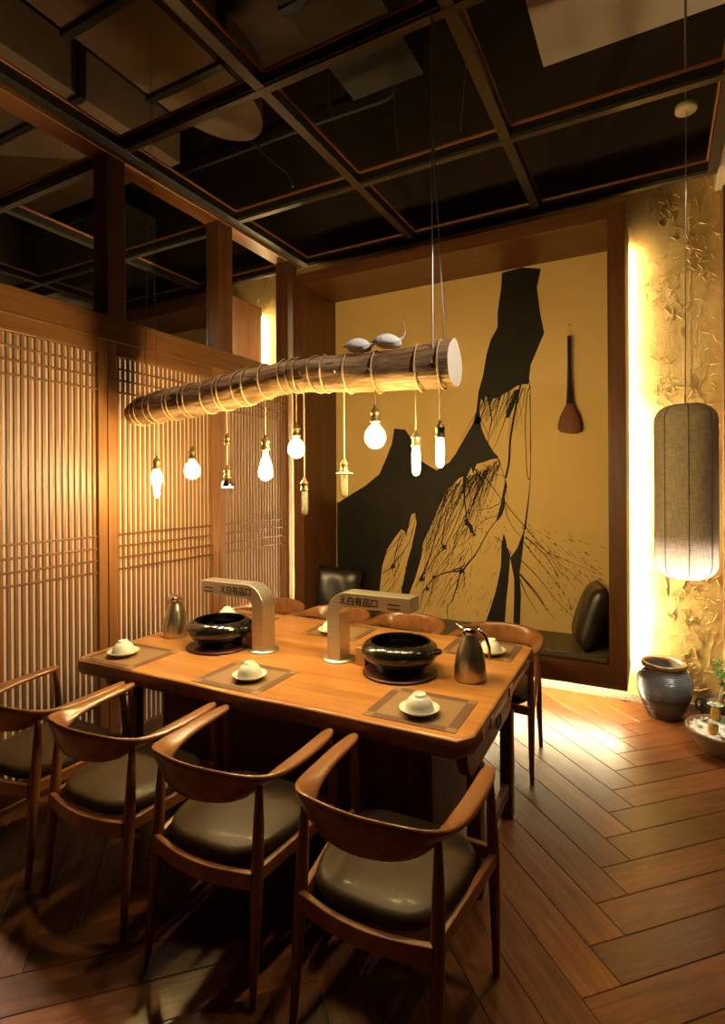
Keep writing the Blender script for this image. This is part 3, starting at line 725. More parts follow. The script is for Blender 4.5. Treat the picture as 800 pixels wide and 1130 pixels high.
# inverted cup and saucer
sau = MB(); sau.lathe([(.0, 0.0), (.040, 0.0), (.042, .004), (.062, .012), (.078, .024), (.079, .027), (.074, .026), (.058, .016), (.040, .010), (.0, .009)], 32, cap=False)
cup = MB(); cup.lathe([(.054, .0), (.057, .002), (.0565, .013), (.052, .032), (.042, .049), (.030, .058), (.0255, .060), (.0255, .068), (.022, .068), (.021, .062), (.0, .061)], 32, cap=False)
cups = [((-2.465, 1.93), 'near left place setting'), ((-1.645, 1.96), 'middle place setting on the near side'), ((-.812, 1.968), 'near right place setting'),
        ((-.765, 2.83), 'far right place setting behind the steel jug'), ((-1.725, 2.80), 'place setting behind the right exhaust arm'), ((-2.52, 2.78), 'place setting behind the left black pot')]
so = co_ = None
for (x, y), lab in cups:
    if so is None:
        so = sau.build('saucer', M['ceramic']); co_ = cup.build('teacup', M['ceramic']); a, c2 = so, co_
    else:
        a = so.copy(); c2 = co_.copy(); C.objects.link(a); C.objects.link(c2)
    a.location = (x, y, TZ+.0025); c2.location = (x, y, TZ+.0130)
    tag(a, 'pale ceramic saucer at the '+lab, 'saucer', 'saucers on the placemats'); tag(c2, 'pale upturned teacup at the '+lab, 'cup', 'upturned teacups on the saucers')

# hot pots on red plates
def hotpot(x, y, lab, lab2):
    pl_ = MB(); pl_.lathe([(.0, 0), (.17, 0), (.178, .006), (.17, .012), (.0, .012)], 40, cap=False)
    o = pl_.build('hot_plate', M['pot_base'], None, 0, (x+.01, y-.02, TZ)); tag(o, lab2, 'hot plate', 'plates under the pots')
    t = thing('hot_pot', lab, 'pot', (x, y, TZ+.012), 0, 'black pots on the table')
    b = MB(); b.lathe([(.0, 0), (.115, 0), (.122, .006), (.122, .022), (.130, .030), (.160, .046), (.181, .074), (.183, .094), (.174, .116), (.150, .132), (.138, .136), (.134, .131), (.140, .115), (.146, .09), (.12, .045), (.0, .04)], 56, cap=False)
    b.build('bowl', M['pot_black'], t)
    for sx in (1,):
        b = MB(); b.tube([(sx*.168, -.03, .10), (sx*.196, -.02, .104), (sx*.202, 0, .105), (sx*.196, .02, .104), (sx*.168, .03, .10)], [.010, .011, .012, .011, .010], 10); b.build('lug_handle', M['pot_black'], t)
hotpot(-1.083, 2.385, 'black squat hot pot right of the right exhaust arm', 'dark red round plate under the right black pot')
hotpot(-2.15, 2.315, 'black squat hot pot left of the left exhaust arm', 'dark red round plate under the left black pot')

# steel exhaust arms
def exhaust(x, y, sx, ln, lab, slots_x, txt_x):
    t = thing('exhaust_arm', lab, 'exhaust arm', (x, y, TZ), 0, 'steel exhaust arms over the pots')
    w, d, H = .076, .105, .355
    # centre line of the outer and inner edges in X-Z
    out, inn = [], []
    out.append((-w/2, .008)); inn.append((w/2, .008))
    Ro = .115; Ri = Ro-w
    for i in range(11):
        a = PI-PI/2*i/10
        out.append((-w/2+Ro+Ro*math.cos(a), H-Ro+Ro*math.sin(a))); inn.append((-w/2+Ro+max(Ri, .02)*math.cos(a), H-Ro+max(Ri, .02)*math.sin(a)))
    out.append((-w/2+ln, H)); inn.append((-w/2+ln, H-w*.92))
    pts = [(sx*px, pz) for px, pz in out]+[(sx*px, pz) for px, pz in inn[::-1]]
    b = MB(); n = len(out)
    L_ = [(sx*px, -d/2, pz) for px, pz in out]; L2 = [(sx*px, -d/2, pz) for px, pz in inn]; R_ = [(q[0], d/2, q[2]) for q in L_]; Rr = [(q[0], d/2, q[2]) for q in L2]
    b.rings([[L_[i], L2[i], Rr[i], R_[i]] for i in range(n)], 0, False)
    b.build('duct_tube', M['steel'], t, .003)
    b = MB(); b.lathe([(.0, 0), (.082, 0), (.084, .003), (.082, .008), (.0, .008)], 32, cap=False); b.build('base_flange', M['steel'], t)
    for q in range(2):
        boxo('slot', M['steel_dark'], sx*slots_x-.032, sx*slots_x+.032, -d/2-.0012, -d/2+.002, H-.040-q*.020, H-.034-q*.020, t, 0)
    # intake grille under the tip
    boxo('intake', M['steel_dark'], sx*(ln-.09)-.035, sx*(ln-.09)+.035, -d/2+.012, d/2-.012, H-w*.92-.004, H-w*.92+.004, t, .001)
    # dark stroke lettering on the side facing the chairs
    fo = bpy.data.curves.new('lettering', 'FONT'); fo.body = '\u3048\u767d\u6709\u54c1\u53e3'; fo.size = .046; fo.extrude = .0006; fo.offset = .0008; fo.align_x = 'CENTER'; fo.align_y = 'CENTER'
    fo.space_character = .92
    fo.materials.append(M['steel_dark']); q = bpy.data.objects.new('lettering', fo); C.objects.link(q)
    me_ = bpy.data.meshes.new_from_object(q.evaluated_get(bpy.context.evaluated_depsgraph_get())); bpy.data.objects.remove(q)
    q = bpy.data.objects.new('lettering', me_); C.objects.link(q); q.parent = t
    q.location = (sx*txt_x, -d/2-.0008, H-.043); q.rotation_euler = (PI/2, 0, 0); q['label'] = 'dark brown characters on the steel side'
exhaust(-1.435, 2.405, 1, .46, 'brushed steel exhaust arm reaching right over the right pot', .335, .145)
exhaust(-1.875, 2.35, -1, .44, 'brushed steel exhaust arm reaching left over the left pot', .345, .15)
# wooden blocks
for (x, y), lab in (((-1.305, 2.385), 'small wooden block between the right exhaust arm and its pot'), ((-1.985, 2.365), 'small wooden block between the left exhaust arm and its pot')):
    b = MB(); b.box(-.027, .027, -.027, .027, 0, .088); o = b.build('wooden_block', M['inlay'], None, .003, (x+.02, y, TZ)); tag(o, lab, 'block', 'wooden blocks beside the pots')

# thermos jugs
def jug(x, y, lab, rz):
    t = thing('thermos_jug', lab, 'jug', (x, y, TZ), rz, 'steel jugs on the table')
    b = MB(); b.lathe([(.0, 0), (.068, 0), (.072, .004), (.073, .02), (.072, .06), (.066, .10), (.055, .145), (.043, .178), (.035, .195), (.032, .205), (.033, .212)], 40, cap=True); b.build('body', M['jug'], t)
    b = MB(); b.lathe([(.034, .208), (.036, .214), (.036, .226), (.030, .236), (.012, .242), (.0, .243)], 24, cap=False); b.build('lid', M['chrome'], t)
    rs = []
    for k, (px, pz, w, h) in enumerate(((-.018, .214, .026, .016), (-.036, .226, .020, .013), (-.054, .238, .015, .008), (-.068, .243, .009, .004))):
        rs.append([(px, w*math.cos(a), pz+h*math.sin(a)) for a in [2*PI*i/14 for i in range(14)]])
    b = MB(); b.rings(rs); b.build('spout', M['chrome'], t)
    b = MB(); b.tube([(.026, 0, .226), (.046, 0, .232), (.066, 0, .222), (.084, 0, .198), (.097, 0, .165), (.101, 0, .130), (.098, 0, .108)], [.008, .009, .009, .008, .0075, .007, .004], 10); b.build('handle', M['chrome'], t)
    b = MB(); b.box(.0, .045, -.009, .009, .240, .248); b.build('thumb_lever', M['chrome'], t, .002)
jug(-.752, 2.43, 'brushed steel thermos jug standing near the right end of the table', -.25)
jug(-2.515, 2.33, 'brushed steel thermos jug at the left end of the table by the screen', 2.9)

# ================================================================== CHAIRS
def chair_proto():
    t = thing('armchair', 'x', 'chair', (0, 0, 0), 0, 'x')
    # one bent rail: flat arms, upright crest at the back
    ctl = [(-.256, .200, .702, 0, .050, .024), (-.259, .09, .697, .03, .060, .026), (-.254, -.03, .692, .12, .064, .026), (-.238, -.14, .688, .5, .076, .025), (-.203, -.213, .683, 1.02, .100, .024), (-.142, -.254, .682, 1.30, .117, .022), (-.07, -.275, .682, 1.40, .124, .022), (0, -.282, .682, 1.42, .126, .022)]
    full = ctl+[(-x, y, z, a, w, h) for x, y, z, a, w, h in ctl[-2::-1]]
    dense = []
    for i in range(len(full)-1):
        p0 = full[max(i-1, 0)]; p1 = full[i]; p2 = full[i+1]; p3 = full[min(i+2, len(full)-1)]
        for j in range(5):
            q = j/5; dense.append([.5*(2*p1[d]+(p2[d]-p0[d])*q+(2*p0[d]-5*p1[d]+4*p2[d]-p3[d])*q*q+(3*p1[d]-p0[d]-3*p2[d]+p3[d])*q**3) for d in range(6)])
    dense.append(list(full[-1]))
    rs = []; n = len(dense)
    for k in range(n):
        a = Vector(dense[max(k-1, 0)][:3]); b_ = Vector(dense[min(k+1, n-1)][:3]); tg = (b_-a); tg.z = 0; tg.normalize()
        outw = Vector((tg.y, -tg.x, 0))         # horizontal, across the rail
        x, y, z, ang, w, h = dense[k]
        if outw.dot(Vector((x, y, 0))) < 0: outw = -outw
        e = min(k, n-1-k); 
        w *= (.55, .85, .97)[e] if e < 3 else 1
        A = outw*math.cos(ang)+Vector((0, 0, 1))*math.sin(ang); Bv = -outw*math.sin(ang)+Vector((0, 0, 1))*math.cos(ang)
        ring = []
        for i in range(16):
            f = 2*PI*i/16; ca, sa = math.cos(f), math.sin(f)
            sg = lambda v, pw: math.copysign(abs(v)**pw, v)
            ring.append(Vector((x, y, z))+A*(w/2)*sg(ca, .75)+Bv*(h/2)*sg(sa, .75))
        rs.append(ring)
    b = MB(); b.rings(rs); b.build('arm_rail', M['chair'], t)
    # legs
    for sx in (-1, 1):
        b = MB(); b.tube([(sx*.268, .225, 0), (sx*.266, .221, .20), (sx*.263, .214, .42), (sx*.259, .200, .60), (sx*.256, .185, .692)], [.0115, .0165, .0205, .016, .0125], 14); b.build('leg', M['chair_leg'], t)
        b = MB(); b.tube([(sx*.232, -.245, 0), (sx*.227, -.225, .20), (sx*.223, -.207, .40), (sx*.221, -.195, .56), (sx*.219, -.190, .672)], [.0115, .0165, .0215, .0175, .0115], 14); b.build('leg', M['chair_leg'], t)
    # seat frame: a curved back rail, side rails and front rail
    def rail(pts, h, w):
        b = MB(); pts = [Vector(p) for p in pts]; rs = []
        for k, q in enumerate(pts):
            tg = (pts[min(k+1, len(pts)-1)]-pts[max(k-1, 0)]).normalized(); nn = Vector((tg.y, -tg.x, 0)).normalized()
            rs.append([q+nn*w/2+Vector((0, 0, h/2)), q-nn*w/2+Vector((0, 0, h/2)), q-nn*w/2-Vector((0, 0, h/2)), q+nn*w/2-Vector((0, 0, h/2))])
        b.rings(rs, 0, False); return b
    b = rail([(-.214+.428*i/12, -.222-.035*math.sin(PI*i/12), .385) for i in range(13)], .055, .022); b.build('back_rail', M['chair'], t, .004)
    for sx in (-1, 1): rail([(sx*.268, .225, .405), (sx*.245, 0, .40), (sx*.214, -.22, .388)], .046, .022).build('side_rail', M['chair'], t, .004)
    rail([(-.262, .232, .405), (.262, .232, .405)], .046, .022).build('front_rail', M['chair'], t, .004)
    # leather pad
    def padring(s, z):
        base = []
        for i in range(40):
            a = 2*PI*i/40; ca, sa = math.cos(a), math.sin(a)
            px = math.copysign(abs(ca)**.55, ca); py = math.copysign(abs(sa)**.55, sa)
            wx = .235 if py > 0 else .235-.035*abs(py)
            base.append((px*wx*s, .0+py*(.222 if py > 0 else .235)*s, z))
        return base
    b = MB(); b.rings([padring(.93, .405), padring(1.0, .418), padring(1.012, .435), padring(.985, .452), padring(.92, .460), padring(.6, .463), padring(.25, .463), padring(.02, .463)]); b.build('seat_pad', M['leather'], t)
    return t
ch = chair_proto(); first = True
near = [(-.748, 1.60, 0, 'nearest walnut armchair at the right front corner of the table'), (-1.362, 1.588, .015, 'walnut armchair on the near side, second from the right'),
        (-1.945, 1.575, .0, 'walnut armchair on the near side, third from the right'), (-2.512, 1.565, .0, 'leftmost walnut armchair on the near side, beside the lattice screen')]
far = [(-.875, 3.30, PI, 'far side armchair at the right end, its back before the bench'), (-1.50, 3.29, PI, 'far side armchair whose back shows between the right pot and the mural'),
       (-2.065, 3.285, PI, 'far side armchair whose back shows left of the right exhaust arm'), (-2.627, 3.28, PI, 'far side armchair at the left end, behind the left exhaust arm')]
for lst, gp in ((near, 'armchairs on the near side of the table'), (far, 'armchairs on the far side of the table')):
    for x, y, rz, lab in lst:
        if first:
            ch.location = (x, y, 0); ch.rotation_euler = (0, 0, rz); ch['label'] = lab; ch['group'] = gp; first = False
        else: dup(ch, (x, y, 0), rz, lab, gp)

# ================================================================== HANGING LOG AND BULBS
LY = 2.25
logp = [(-2.774, 2.084, .063), (-2.70, 2.092, .078), (-2.519, 2.112, .087), (-2.35, 2.125, .090), (-2.167, 2.139, .090), (-2.0, 2.153, .091), (-1.85, 2.172, .089), (-1.72, 2.190, .082), (-1.618, 2.199, .079), (-1.43, 2.189, .084), (-1.28, 2.175, .086), (-1.157, 2.168, .087), (-.953, 2.165, .095), (-.83, 2.167, .099), (-.755, 2.169, .099)]
def log_at(x):
    for (x0, z0, r0), (x1, z1, r1) in zip(logp, logp[1:]):
        if x0 <= x <= x1:
            q = (x-x0)/(x1-x0); return z0+(z1-z0)*q, r0+(r1-r0)*q
    return logp[-1][1:] if x > logp[-1][0] else logp[0][1:]
lt = thing('hanging_log', 'gnarled log wrapped in rope, hung level above the table', 'log', (-1.76, LY, 2.15))
ox, oz = -1.76, 2.15
b = MB(); rs = []; rl = random.Random(2); nx = 64
for k in range(nx+1):
    x = -2.774+(2.774-.755)*k/nx; z, r = log_at(x); ring = []
    for i in range(28):
        a = 2*PI*i/28
        rr = r*(1+.035*math.sin(3*a+x*4)+.025*math.sin(5*a-x*9)+.02*math.sin(11*x+2*a)+rl.uniform(-.008, .008))
        ring.append((x-ox, rr*math.cos(a), z-oz+rr*math.sin(a)))
    rs.append(ring)
b.rings(rs, 0, True, False); b.add(rs[0], [tuple(range(28))], 1); b.add(rs[-1], [tuple(range(28))], 1)
b.build('trunk', [M['log'], M['log_end']], lt)
for x, z_, r_ in ((-2.33, .02, .03), (-1.36, .04, .028), (-2.62, .0, .022), (-1.52, -.03, .02)):        # dark knot holes
    z, r = log_at(x); b = MB()
    b.rings([[(x-ox+q*r_*1.5*math.cos(a), -math.sqrt(max(0, r*r-(z_+q*r_*.35*math.sin(a))**2))-.002-.001*(1-q), z-oz+z_+q*r_*.35*math.sin(a)) for a in [2*PI*i/14 for i in range(14)]] for q in (1, .05)], 0, True, False)
    b.build('knot', M['steel_dark'], lt)
def loop(x, slant=.02, turns=2):
    b = MB(); z, r = log_at(x)
    pts = []
    for i in range(22*turns+1):
        a = 2*PI*i/22; xx = x+slant*math.sin(a*.5)+.008*i/22
        z2, r2 = log_at(max(-2.77, min(-.76, xx))); pts.append((xx-ox, (r2*1.045+.002)*math.cos(a), z2-oz+(r2*1.045+.002)*math.sin(a)))
    b.tube(pts, .0042, 6); b.build('rope_loop', M['rope'], lt)
for x in (-2.70, -2.575, -2.42, -2.295, -2.17, -2.045, -1.90, -1.775, -1.66, -1.575, -1.43, -1.305, -1.14, -.945, -.835): loop(x, rl.uniform(.015, .045), rl.choice([1, 2, 2]))
# suspension cables
tz = on_y(470, 20, LY).z
for dy in (-.05, .05):
    z, r = log_at(-.825)
    b = MB(); b.tube([(-.825-ox, dy*1.6, z-oz+math.sqrt(r*r-(dy*1.6)**2)-.004), (-.850-ox, dy*.2, 1.0), (-.862-ox, dy*.08, 3.69)], .0035, 6); b.build('suspension_cable', M['cable'], lt)
for dy in (-.05, .05):
    z, r = log_at(-2.62)
    b = MB(); b.tube([(-2.62-ox, dy, z-oz+math.sqrt(r*r-dy*dy)-.004), (-2.62-ox+.01, dy*.2, 1.2), (-2.60-ox, dy*.1, 3.69)], .0016, 6); b.build('suspension_cable', M['thin_cable'], lt)

# pendant bulbs
def socket(mb_, z, s=1.0):
    mb_.lathe([(.0, z+.075*s), (.007*s, z+.074*s), (.009*s, z+.060*s), (.016*s, z+.056*s), (.018*s, z+.046*s), (.022*s, z+.044*s), (.0235*s, z+.036*s), (.020*s, z+.033*s), (.020*s, z+.008*s), (.024*s, z+.006*s), (.024*s, z-.004*s), (.016*s, z-.006*s), (.0, z-.006*s)], 20, cap=False)
PROFILES = {
    'globe': lambda h: [(.013, 0), (.016, -.012), (.030, -.026), (.044, -.046), (.050, -.070), (.047, -.093), (.034, -.113), (.016, -.123), (.0, -.125)],
    'pear': lambda h: [(.014, 0), (.018, -.03), (.026, -.06), (.034, -.09), (.039, -.115), (.036, -.138), (.024, -.156), (.0, -.164)],
    'drop': lambda h: [(.014, 0), (.024, -.018), (.034, -.040), (.034, -.062), (.026, -.088), (.019, -.112), (.018, -.15), (.012, -.168), (.0, -.172)],
    'tube': lambda h: [(.013, 0), (.019, -.012), (.0205, -.03), (.0205, -.115), (.018, -.130), (.010, -.139), (.0, -.141)],
}
def pendant(x, y, zs, kind, lit, lab, core=.72, s=1.0, two=False):
    zl, r = log_at(x)
    t = thing('pendant_bulb', lab, 'light bulb', (x, y, zs), 0, 'bulbs hanging from the log')
    dy = y-LY; top = zl+math.sqrt(max(r*r-dy*dy, 1e-4))-zs if abs(dy) < r else zl-zs
    b = MB(); zb = zl-math.sqrt(max(r*r-dy*dy, 1e-4))-zs
    ys = -1 if dy <= 0 else 1
    b.tube([(0, 0, .07*s), (0, 0, max(zb+.02, .09)), (0, ys*(r*1.06-abs(dy)), zl-zs)], .0032, 6); b.build('cord', M['cord'], t)
    b = MB(); socket(b, 0, s); b.build('socket', M['brass'], t)
    if two:
        b = MB(); socket(b, .185, s*.8); b.build('upper_socket', M['brass'], t)
    if kind == 'reflector':
        b = MB(); b.lathe([(.012, 0), (.016, -.012), (.030, -.030), (.034, -.045), (.034, -.050)], 20, cap=False); b.build('reflector_cup', M['chrome'], t)
        b = MB(); b.lathe([(.033, -.048), (.028, -.054), (.0, -.056)], 20, cap=False); b.build('lit_face', M['lamp_disc'], t)
        return t
    pf = [(r_*s, z_*s) for r_, z_ in PROFILES[kind](0)]
    b = MB(); b.lathe(pf, 24, cap=False); bu = b.build('bulb_glass', M['glass'], t)
    if lit:
        zc = pf[len(pf)//2][1]
        b = MB(); b.lathe([(max(r_, .0)*core, zc+(z_-zc)*core*.98) for r_, z_ in pf[1:]], 16, cap=True); b.build('filament', M['filament'], bu)
    else:
        b = MB(); b.tube([(.007*math.cos(a*2.0), .007*math.sin(a*2.0), -.02-.1*a/12) for a in [12*i/40 for i in range(41)]], .0012, 5); b.build('filament', M['brass'], bu)
    if kind == 'tube' and not lit and core > .9:
        b = MB(); b.lathe([(.020, -.004), (.040, -.008), (.042, -.011), (.020, -.010)], 24, cap=False); b.build('collar', M['white_metal'], bu)
    return t
for u, vs, y, kind, lit, lab, core, s in [
    (173, 517, 2.22, 'drop', True, 'lit drop shaped bulb at the far left end of the log', .8, 1.0), (212, 506, 2.28, 'globe', True, 'lit clear globe bulb, second from the left end of the log', .62, .95),
    (293, 496, 2.24, 'pear', True, 'lit pear shaped bulb hanging before the last lattice panel', .8, 1.0), (327, 481, 2.30, 'globe', True, 'lit globe bulb hanging before the left edge of the alcove frame', .8, .92),
    (336, 541, 2.20, 'tube', False, 'unlit tube bulb on the longest cord, hanging lowest of all', .5, .86), (380, 520, 2.25, 'tube', False, 'unlit tube bulb with a white collar below its socket', .95, .86),
    (414, 465, 2.22, 'globe', True, 'lit globe bulb hanging below the two birds', .8, 1.0), (459, 492, 2.28, 'tube', True, 'lit tube bulb, second from the right end of the log', .85, .95), (485.5, 482, 2.24, 'tube', True, 'lit tube bulb closest to the sawn right end of the log', .85, .95)]:
    q = on_y(u, vs, y); pendant(q.x, y, q.z, kind, lit, lab, core, s)
q = on_y(251, 527, 2.26); pendant(q.x, 2.26, q.z, 'reflector', True, 'small reflector bulb under two stacked sockets, third from the left', two=True, s=.9)

# birds on the log
def bird(x, y, rz, lab, tail_up):
    z, r = log_at(x)
    t = thing('bird_figurine', lab, 'figurine', (x, y, z+r*1.02), rz, 'bird figurines on the log')
    prof = [(-.062, .020, .006), (-.055, .022, .018), (-.035, .028, .030), (-.008, .033, .036), (.020, .034, .034), (.042, .034, .026), (.056, .036, .016), (.064, .038, .004)]
    b = MB(); b.rings([[(px, w*math.cos(a), pz+w*.95*math.sin(a)) for a in [2*PI*i/16 for i in range(16)]] for px, pz, w in prof]); b.build('body', M['birdgrey'], t)
    if tail_up: tp = [(-.045, .034, .016, .010), (-.070, .048, .012, .007), (-.080, .075, .012, .005), (-.076, .105, .011, .004), (-.070, .118, .003, .002)]
    else: tp = [(-.048, .026, .016, .010), (-.075, .036, .012, .007), (-.098, .046, .014, .007), (-.112, .050, .016, .009)]
    b = MB(); b.rings([[(px, w*math.cos(a), pz+h*math.sin(a)) for a in [2*PI*i/12 for i in range(12)]] for px, pz, w, h in tp]); b.build('tail', M['birdgrey'], t)
    b = MB(); b.rings([[(.062+k, (.006-k*.3)*math.cos(a), .036-k*.3+(.006-k*.3)*math.sin(a)) for a in [2*PI*i/8 for i in range(8)]] for k in (0, .014)]); b.build('beak', M['brass_dark'], t)
    for sy in (1, -1):
        b = MB(); b.rings([[(px, sy*(yy+.004*math.cos(a)), pz+h*math.sin(a)) for a in [2*PI*i/10 for i in range(10)]] for px, yy, pz, h in ((.025, .031, .036, .010), (0, .033, .034, .018), (-.03, .029, .030, .014), (-.058, .018, .028, .003))]); b.build('wing', M['birdgrey'], t)
bird(-1.205, 2.215, PI+.15, 'grey bird figurine on the log with its tail held level', False)
bird(-1.055, 2.215, PI+.35, 'grey bird figurine on the log with its tail raised', True)

# ================================================================== LANTERN
LX, LYY = .162, 3.9
lz0, lz1, lr = 1.064, 2.130, .170
t = thing('linen_lantern', 'tall rounded linen lantern with dark ribs hanging before the plaster wall', 'lantern', (LX, LYY, lz0))
H = lz1-lz0
def lprof(n=10, k=1.0):
    p = []
    rc = .10
    for i in range(n+1): a = -PI/2+PI/2*i/n; p.append((lr-rc+rc*math.cos(a), rc+rc*math.sin(a)))
    p += [(lr, rc+(H-2*rc)*j/8) for j in range(1, 8)]
    for i in range(n+1): a = PI/2*i/n; p.append((lr-rc+rc*math.cos(a), H-rc+rc*math.sin(a)))
    return p
pf = [(.035, 0)]+lprof()+[(.035, H)]
b = MB(); b.lathe(pf, 48, cap=False); b.build('shade', M['linen'], t)
for k in range(8):
    a = k*PI/4+math.radians(-87)
    b = MB(); b.tube([((r+.001)*math.cos(a), (r+.001)*math.sin(a), z) for r, z in pf], .0028, 5); b.build('rib', M['wire'], t)
b = MB(); b.lathe([(.0, .19), (.06, .19), (.062, .185), (.062, .165), (.0, .164)], 24, cap=False); lh = b.build('lamp_holder', M['white_metal'], t)
b = MB(); b.lathe([(.0, .150), (.05, .152), (.052, .160), (.0, .1635)], 24, cap=False); b.build('lamp', M['lamp_disc'], lh)
b = MB(); b.tube([(0, 0, .19), (0, 0, H+.06)], .004, 6); b.build('stem', M['wire'], t)
cz = on_y(757, 123, LYY).z
b = MB(); b.tube([(0, 0, H+.05), (.003, 0, H+.6), (.012, .0, cz-lz0-.08), (.016, 0, cz-lz0)], .0032, 6); b.build('cord', M['cable'], t)
b = MB(); b.lathe([(.0, cz-lz0), (.058, cz-lz0), (.062, cz-lz0+.006), (.060, cz-lz0+.035), (.012, cz-lz0+.042), (.0, cz-lz0+.042)], 28, (.012, 0, 0), cap=False); b.build('canopy', M['white_metal'], t)
b = MB(); b.tube([(.012, 0, cz-lz0+.04), (.012, 0, 5.03-lz0)], .007, 8); b.build('drop_rod', M['cable'], t)

# ================================================================== JAR AND POTTED PLANTS
b = MB(); pr = [(.0, 0), (.095, 0), (.105, .004)]
n = 120
body = []
for i in range(n+1):
    q = i/n; z = .008+.335*q
    if q < .70: r = .106+.070*math.sin(PI/2*(q/.70))**.9
    else: r = .176-.048*((q-.70)/.30)**1.7
    r += .0036*math.cos((q-.36)*2*PI*26) if q > .36 else .0008*math.cos(q*90)
    body.append((r, z))
pr += body+[(.132, .350), (.142, .355), (.149, .366), (.148, .379), (.140, .387), (.128, .384), (.120, .372), (.120, .35), (.14, .25), (.12, .06), (.0, .04)]
b.lathe(pr, 56, cap=False)
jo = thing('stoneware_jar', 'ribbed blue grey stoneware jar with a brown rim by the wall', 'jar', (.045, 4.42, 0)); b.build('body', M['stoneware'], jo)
def rosette(mbd, c, r, n, mi, up=.6, rng=None):
    rng = rng or random.Random(1)
    for ring_ in range(3):
        k = n-ring_*2; rr = r*(1-.28*ring_)
        for i in range(max(k, 4)):
            a = 2*PI*i/max(k, 4)+ring_*.4+rng.uniform(-.1, .1); el = up*(.3+.45*ring_)
            d = Vector((math.cos(a)*math.cos(el), math.sin(a)*math.cos(el), math.sin(el))); sd = Vector((-math.sin(a), math.cos(a), 0)); un = d.cross(sd)
            rs = [[Vector(c)+d*rr*q+sd*w*rr*math.cos(f)+un*w*.35*rr*math.sin(f) for f in [2*PI*j/6 for j in range(6)]] for q, w in ((.05, .08), (.5, .22), (.8, .17), (1.0, .02))]
            mbd.rings(rs, mi, True)
# shallow bowl of succulents
BX, BY = .372, 4.0
t = thing('succulent_bowl', 'wide shallow brown bowl of succulents and white gravel at the right edge', 'planter', (BX, BY, 0))
b = MB(); b.lathe([(.0, 0), (.125, 0), (.135, .008), (.170, .05), (.205, .105), (.216, .132), (.218, .140), (.210, .144), (.202, .138), (.196, .120), (.0, .118)], 48, cap=False); b.build('bowl', M['pot_clay'], t)
b = MB(); rg_ = random.Random(4)
b.lathe([(.198, .120), (.15, .131), (.08, .136), (.0, .138)], 30, cap=False)
for i in range(170):
    a, r = rg_.uniform(0, 2*PI), .19*math.sqrt(rg_.random()); s_ = rg_.uniform(.006, .013)
    c0 = Vector((r*math.cos(a), r*math.sin(a), .132+.005*(1-r/.19))); q = [c0+Vector(d)*s_*rg_.uniform(.7, 1.2) for d in ((1, 0, 0), (0, 1, 0), (-1, 0, 0), (0, -1, 0), (0, 0, .8), (0, 0, -.6))]
    b.add(q, [(0, 1, 4), (1, 2, 4), (2, 3, 4), (3, 0, 4), (1, 0, 5), (2, 1, 5), (3, 2, 5), (0, 3, 5)], 0)
go = b.build('gravel', M['gravel'], t); go['kind'] = 'stuff'
for (x, y, s_, kind) in ((-.045, .125, 1.5, 'cactus'), (-.075, -.09, 1, 'cactus'), (.03, -.12, .9, 'ros'), (-.14, -.02, .7, 'small'), (-.06, .03, .8, 'small'), (.02, -.02, 1.1, 'ros'), (.07, .05, 1.0, 'cactus'), (-.10, .08, .8, 'small'), (.12, -.06, .9, 'ros'), (-.03, -.155, .6, 'small'), (.0, .11, .9, 'ros')):
    b = MB()
    if kind == 'cactus':
        b.rings([[(x+r*(1+.10*math.cos(8*a))*math.cos(a), y+r*(1+.10*math.cos(8*a))*math.sin(a), .13+z*s_) for a in [2*PI*i/32 for i in range(32)]] for r, z in ((.018, 0), (.024, .015), (.026, .035), (.023, .055), (.014, .068), (.004, .072))], 0)
        rosette(b, (x, y, .13+.068*s_), .034*s_, 9, 1, .5, rg_); b.build('grafted_cactus', [M['cactus'], M['leaf_pale']], t)
    elif kind == 'ros':
        rosette(b, (x, y, .140), .045*s_, 10, 0, .7, rg_); b.build('rosette', M['leaf_pale' if s_ > 1 else 'leaf'], t)
    else:
        rosette(b, (x, y, .138), .034*s_, 8, 0, .8, rg_); b.build('rosette', M['pot_clay' if rg_.random() < .4 else 'leaf_pale'], t)
# bonsai in a dark pot with a looped handle
t = thing('bonsai', 'small bonsai with a looping pale trunk in a dark handled pot at the right edge', 'bonsai', (.372, 4.368, 0))
t.scale = (1, 1, 1.22)
b = MB(); b.lathe([(.0, 0), (.075, 0), (.082, .006), (.108, .05), (.118, .10), (.110, .140), (.100, .150), (.104, .158), (.094, .158), (.090, .14), (.0, .138)], 36, cap=False); b.build('pot', M['pot_dark'], t)
b = MB(); b.tube([(-.105, 0, .145), (-.128, -.01, .150), (-.141, -.01, .128), (-.134, 0, .095), (-.115, 0, .085)], .009, 8); b.build('pot_handle', M['pot_dark'], t)
b = MB(); b.lathe([(.09, .139), (.05, .147), (.0, .15)], 20, cap=False); b.build('soil', M['pot_clay'], t)
tr_ = [(.0, -.02, .14), (.012, -.03, .20), (.030, -.03, .26), (.040, -.02, .32), (.030, -.02, .38), (.035, -.02, .44), (.060, -.02, .475), (.10, -.02, .47), (.11, -.01, .43), (.09, 0, .40)]
b = MB(); b.tube(smooth_line([(q[0], q[2]) for q in tr_], 4) and [(x, -.02, z) for x, z in smooth_line([(q[0], q[2]) for q in tr_], 4)], [.017-.009*i/36 for i in range(37)], 10); b.build('trunk', M['trunk'], t)
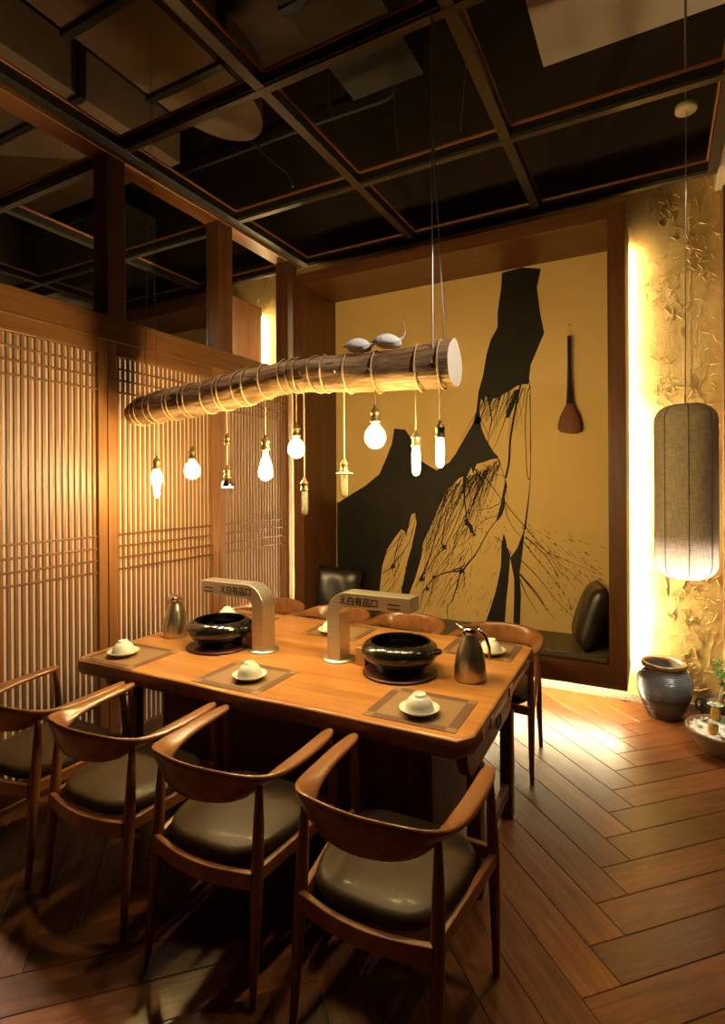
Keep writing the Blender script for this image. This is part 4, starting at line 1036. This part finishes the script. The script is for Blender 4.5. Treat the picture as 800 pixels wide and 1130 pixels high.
for nm, c0, R, n_ in (('foliage', (.035, -.04, .33), .075, 90), ('foliage', (.075, -.05, .24), .07, 80), ('foliage', (.10, -.02, .50), .06, 60)):
    b = MB()
    for i in range(n_):
        d = Vector((rg_.gauss(0, 1), rg_.gauss(0, 1), rg_.gauss(0, .6))).normalized(); c1 = Vector(c0)+d*R*rg_.uniform(.3, 1); L = rg_.uniform(.02, .036)
        sd = d.cross(Vector((0, 0, 1))).normalized() if abs(d.z) < .95 else Vector((1, 0, 0)); un = d.cross(sd)
        b.rings([[c1+d*L*q+sd*w*L*math.cos(f)+un*w*.2*L*math.sin(f) for f in [2*PI*j/6 for j in range(6)]] for q, w in ((0, .03), (.45, .40), (.75, .32), (1, .02))], 0)
    b.build(nm, M['leaf_dark'], t)
# ================================================================== LIGHTS
def spot(name, loc, to, W_, size, blend=.6, col=(1, .80, .55), rad=.04):
    l = bpy.data.lights.new(name, 'SPOT'); l.energy = W_; l.color = col; l.spot_size = math.radians(size); l.spot_blend = blend; l.shadow_soft_size = rad
    o = bpy.data.objects.new(name, l); C.objects.link(o); o.location = loc
    d = Vector(to)-Vector(loc); o.rotation_euler = d.to_track_quat('-Z', 'Y').to_euler(); return o
spot('track_spot_log', (.75, 1.35, 3.62), (-.95, 2.22, 2.22), 260, 17, .5, (1, .88, .74))
spot('track_spot_table', (-.2, 2.6, 3.62), (-.95, 2.35, .76), 70, 48, .8)
spot('track_spot_chairs', (-.55, 1.95, 3.62), (-.80, 1.6, .45), 60, 30, .7)
spot('track_spot_chairs_left', (-1.75, 1.95, 3.62), (-1.6, 1.6, .45), 40, 44, .7)
spot('track_spot_floor', (1.2, 2.9, 3.62), (.75, 2.9, 0), 40, 90, 1.0)
spot('track_spot_plants', (.95, 4.30, 3.60), (.40, 4.12, 0), 230, 30, .6, (1, .86, .68))
spot('wall_fill_spot', (.30, 3.55, 3.62), (.12, 4.62, 2.2), 22, 70, 1.0)  # fill light added to lift the right side of the plaster wall
spot('track_spot_table_left', (-1.9, 1.9, 3.62), (-1.9, 2.5, .76), 90, 60, .8)
spot('paper_backlight', (-4.9, 2.9, 2.9), (-2.95, 2.7, 1.1), 420, 110, .9, (1, .84, .64))  # backlight added behind the screens to brighten their paper
spot('paper_backlight_low', (-4.4, 1.4, 2.4), (-2.95, 1.6, .7), 260, 100, .9, (1, .86, .70))  # second added backlight, for the lower paper of the nearest panel

w = bpy.data.worlds.new('world'); sc.world = w; w.use_nodes = True
bg = w.node_tree.nodes['Background']; bg.inputs['Color'].default_value = (1, .7, .45, 1); bg.inputs['Strength'].default_value = .006

sc.view_settings.view_transform = 'Standard'; sc.view_settings.look = 'None'
sc.view_settings.gamma = 1.0; sc.view_settings.use_curve_mapping = False; sc.view_settings.exposure = 0.0
cy = sc.cycles
cy.use_denoising = True; cy.max_bounces = 8; cy.diffuse_bounces = 4; cy.glossy_bounces = 4; cy.transparent_max_bounces = 16
cy.sample_clamp_indirect = 4.0; cy.use_light_tree = True; cy.caustics_reflective = False; cy.caustics_refractive = False
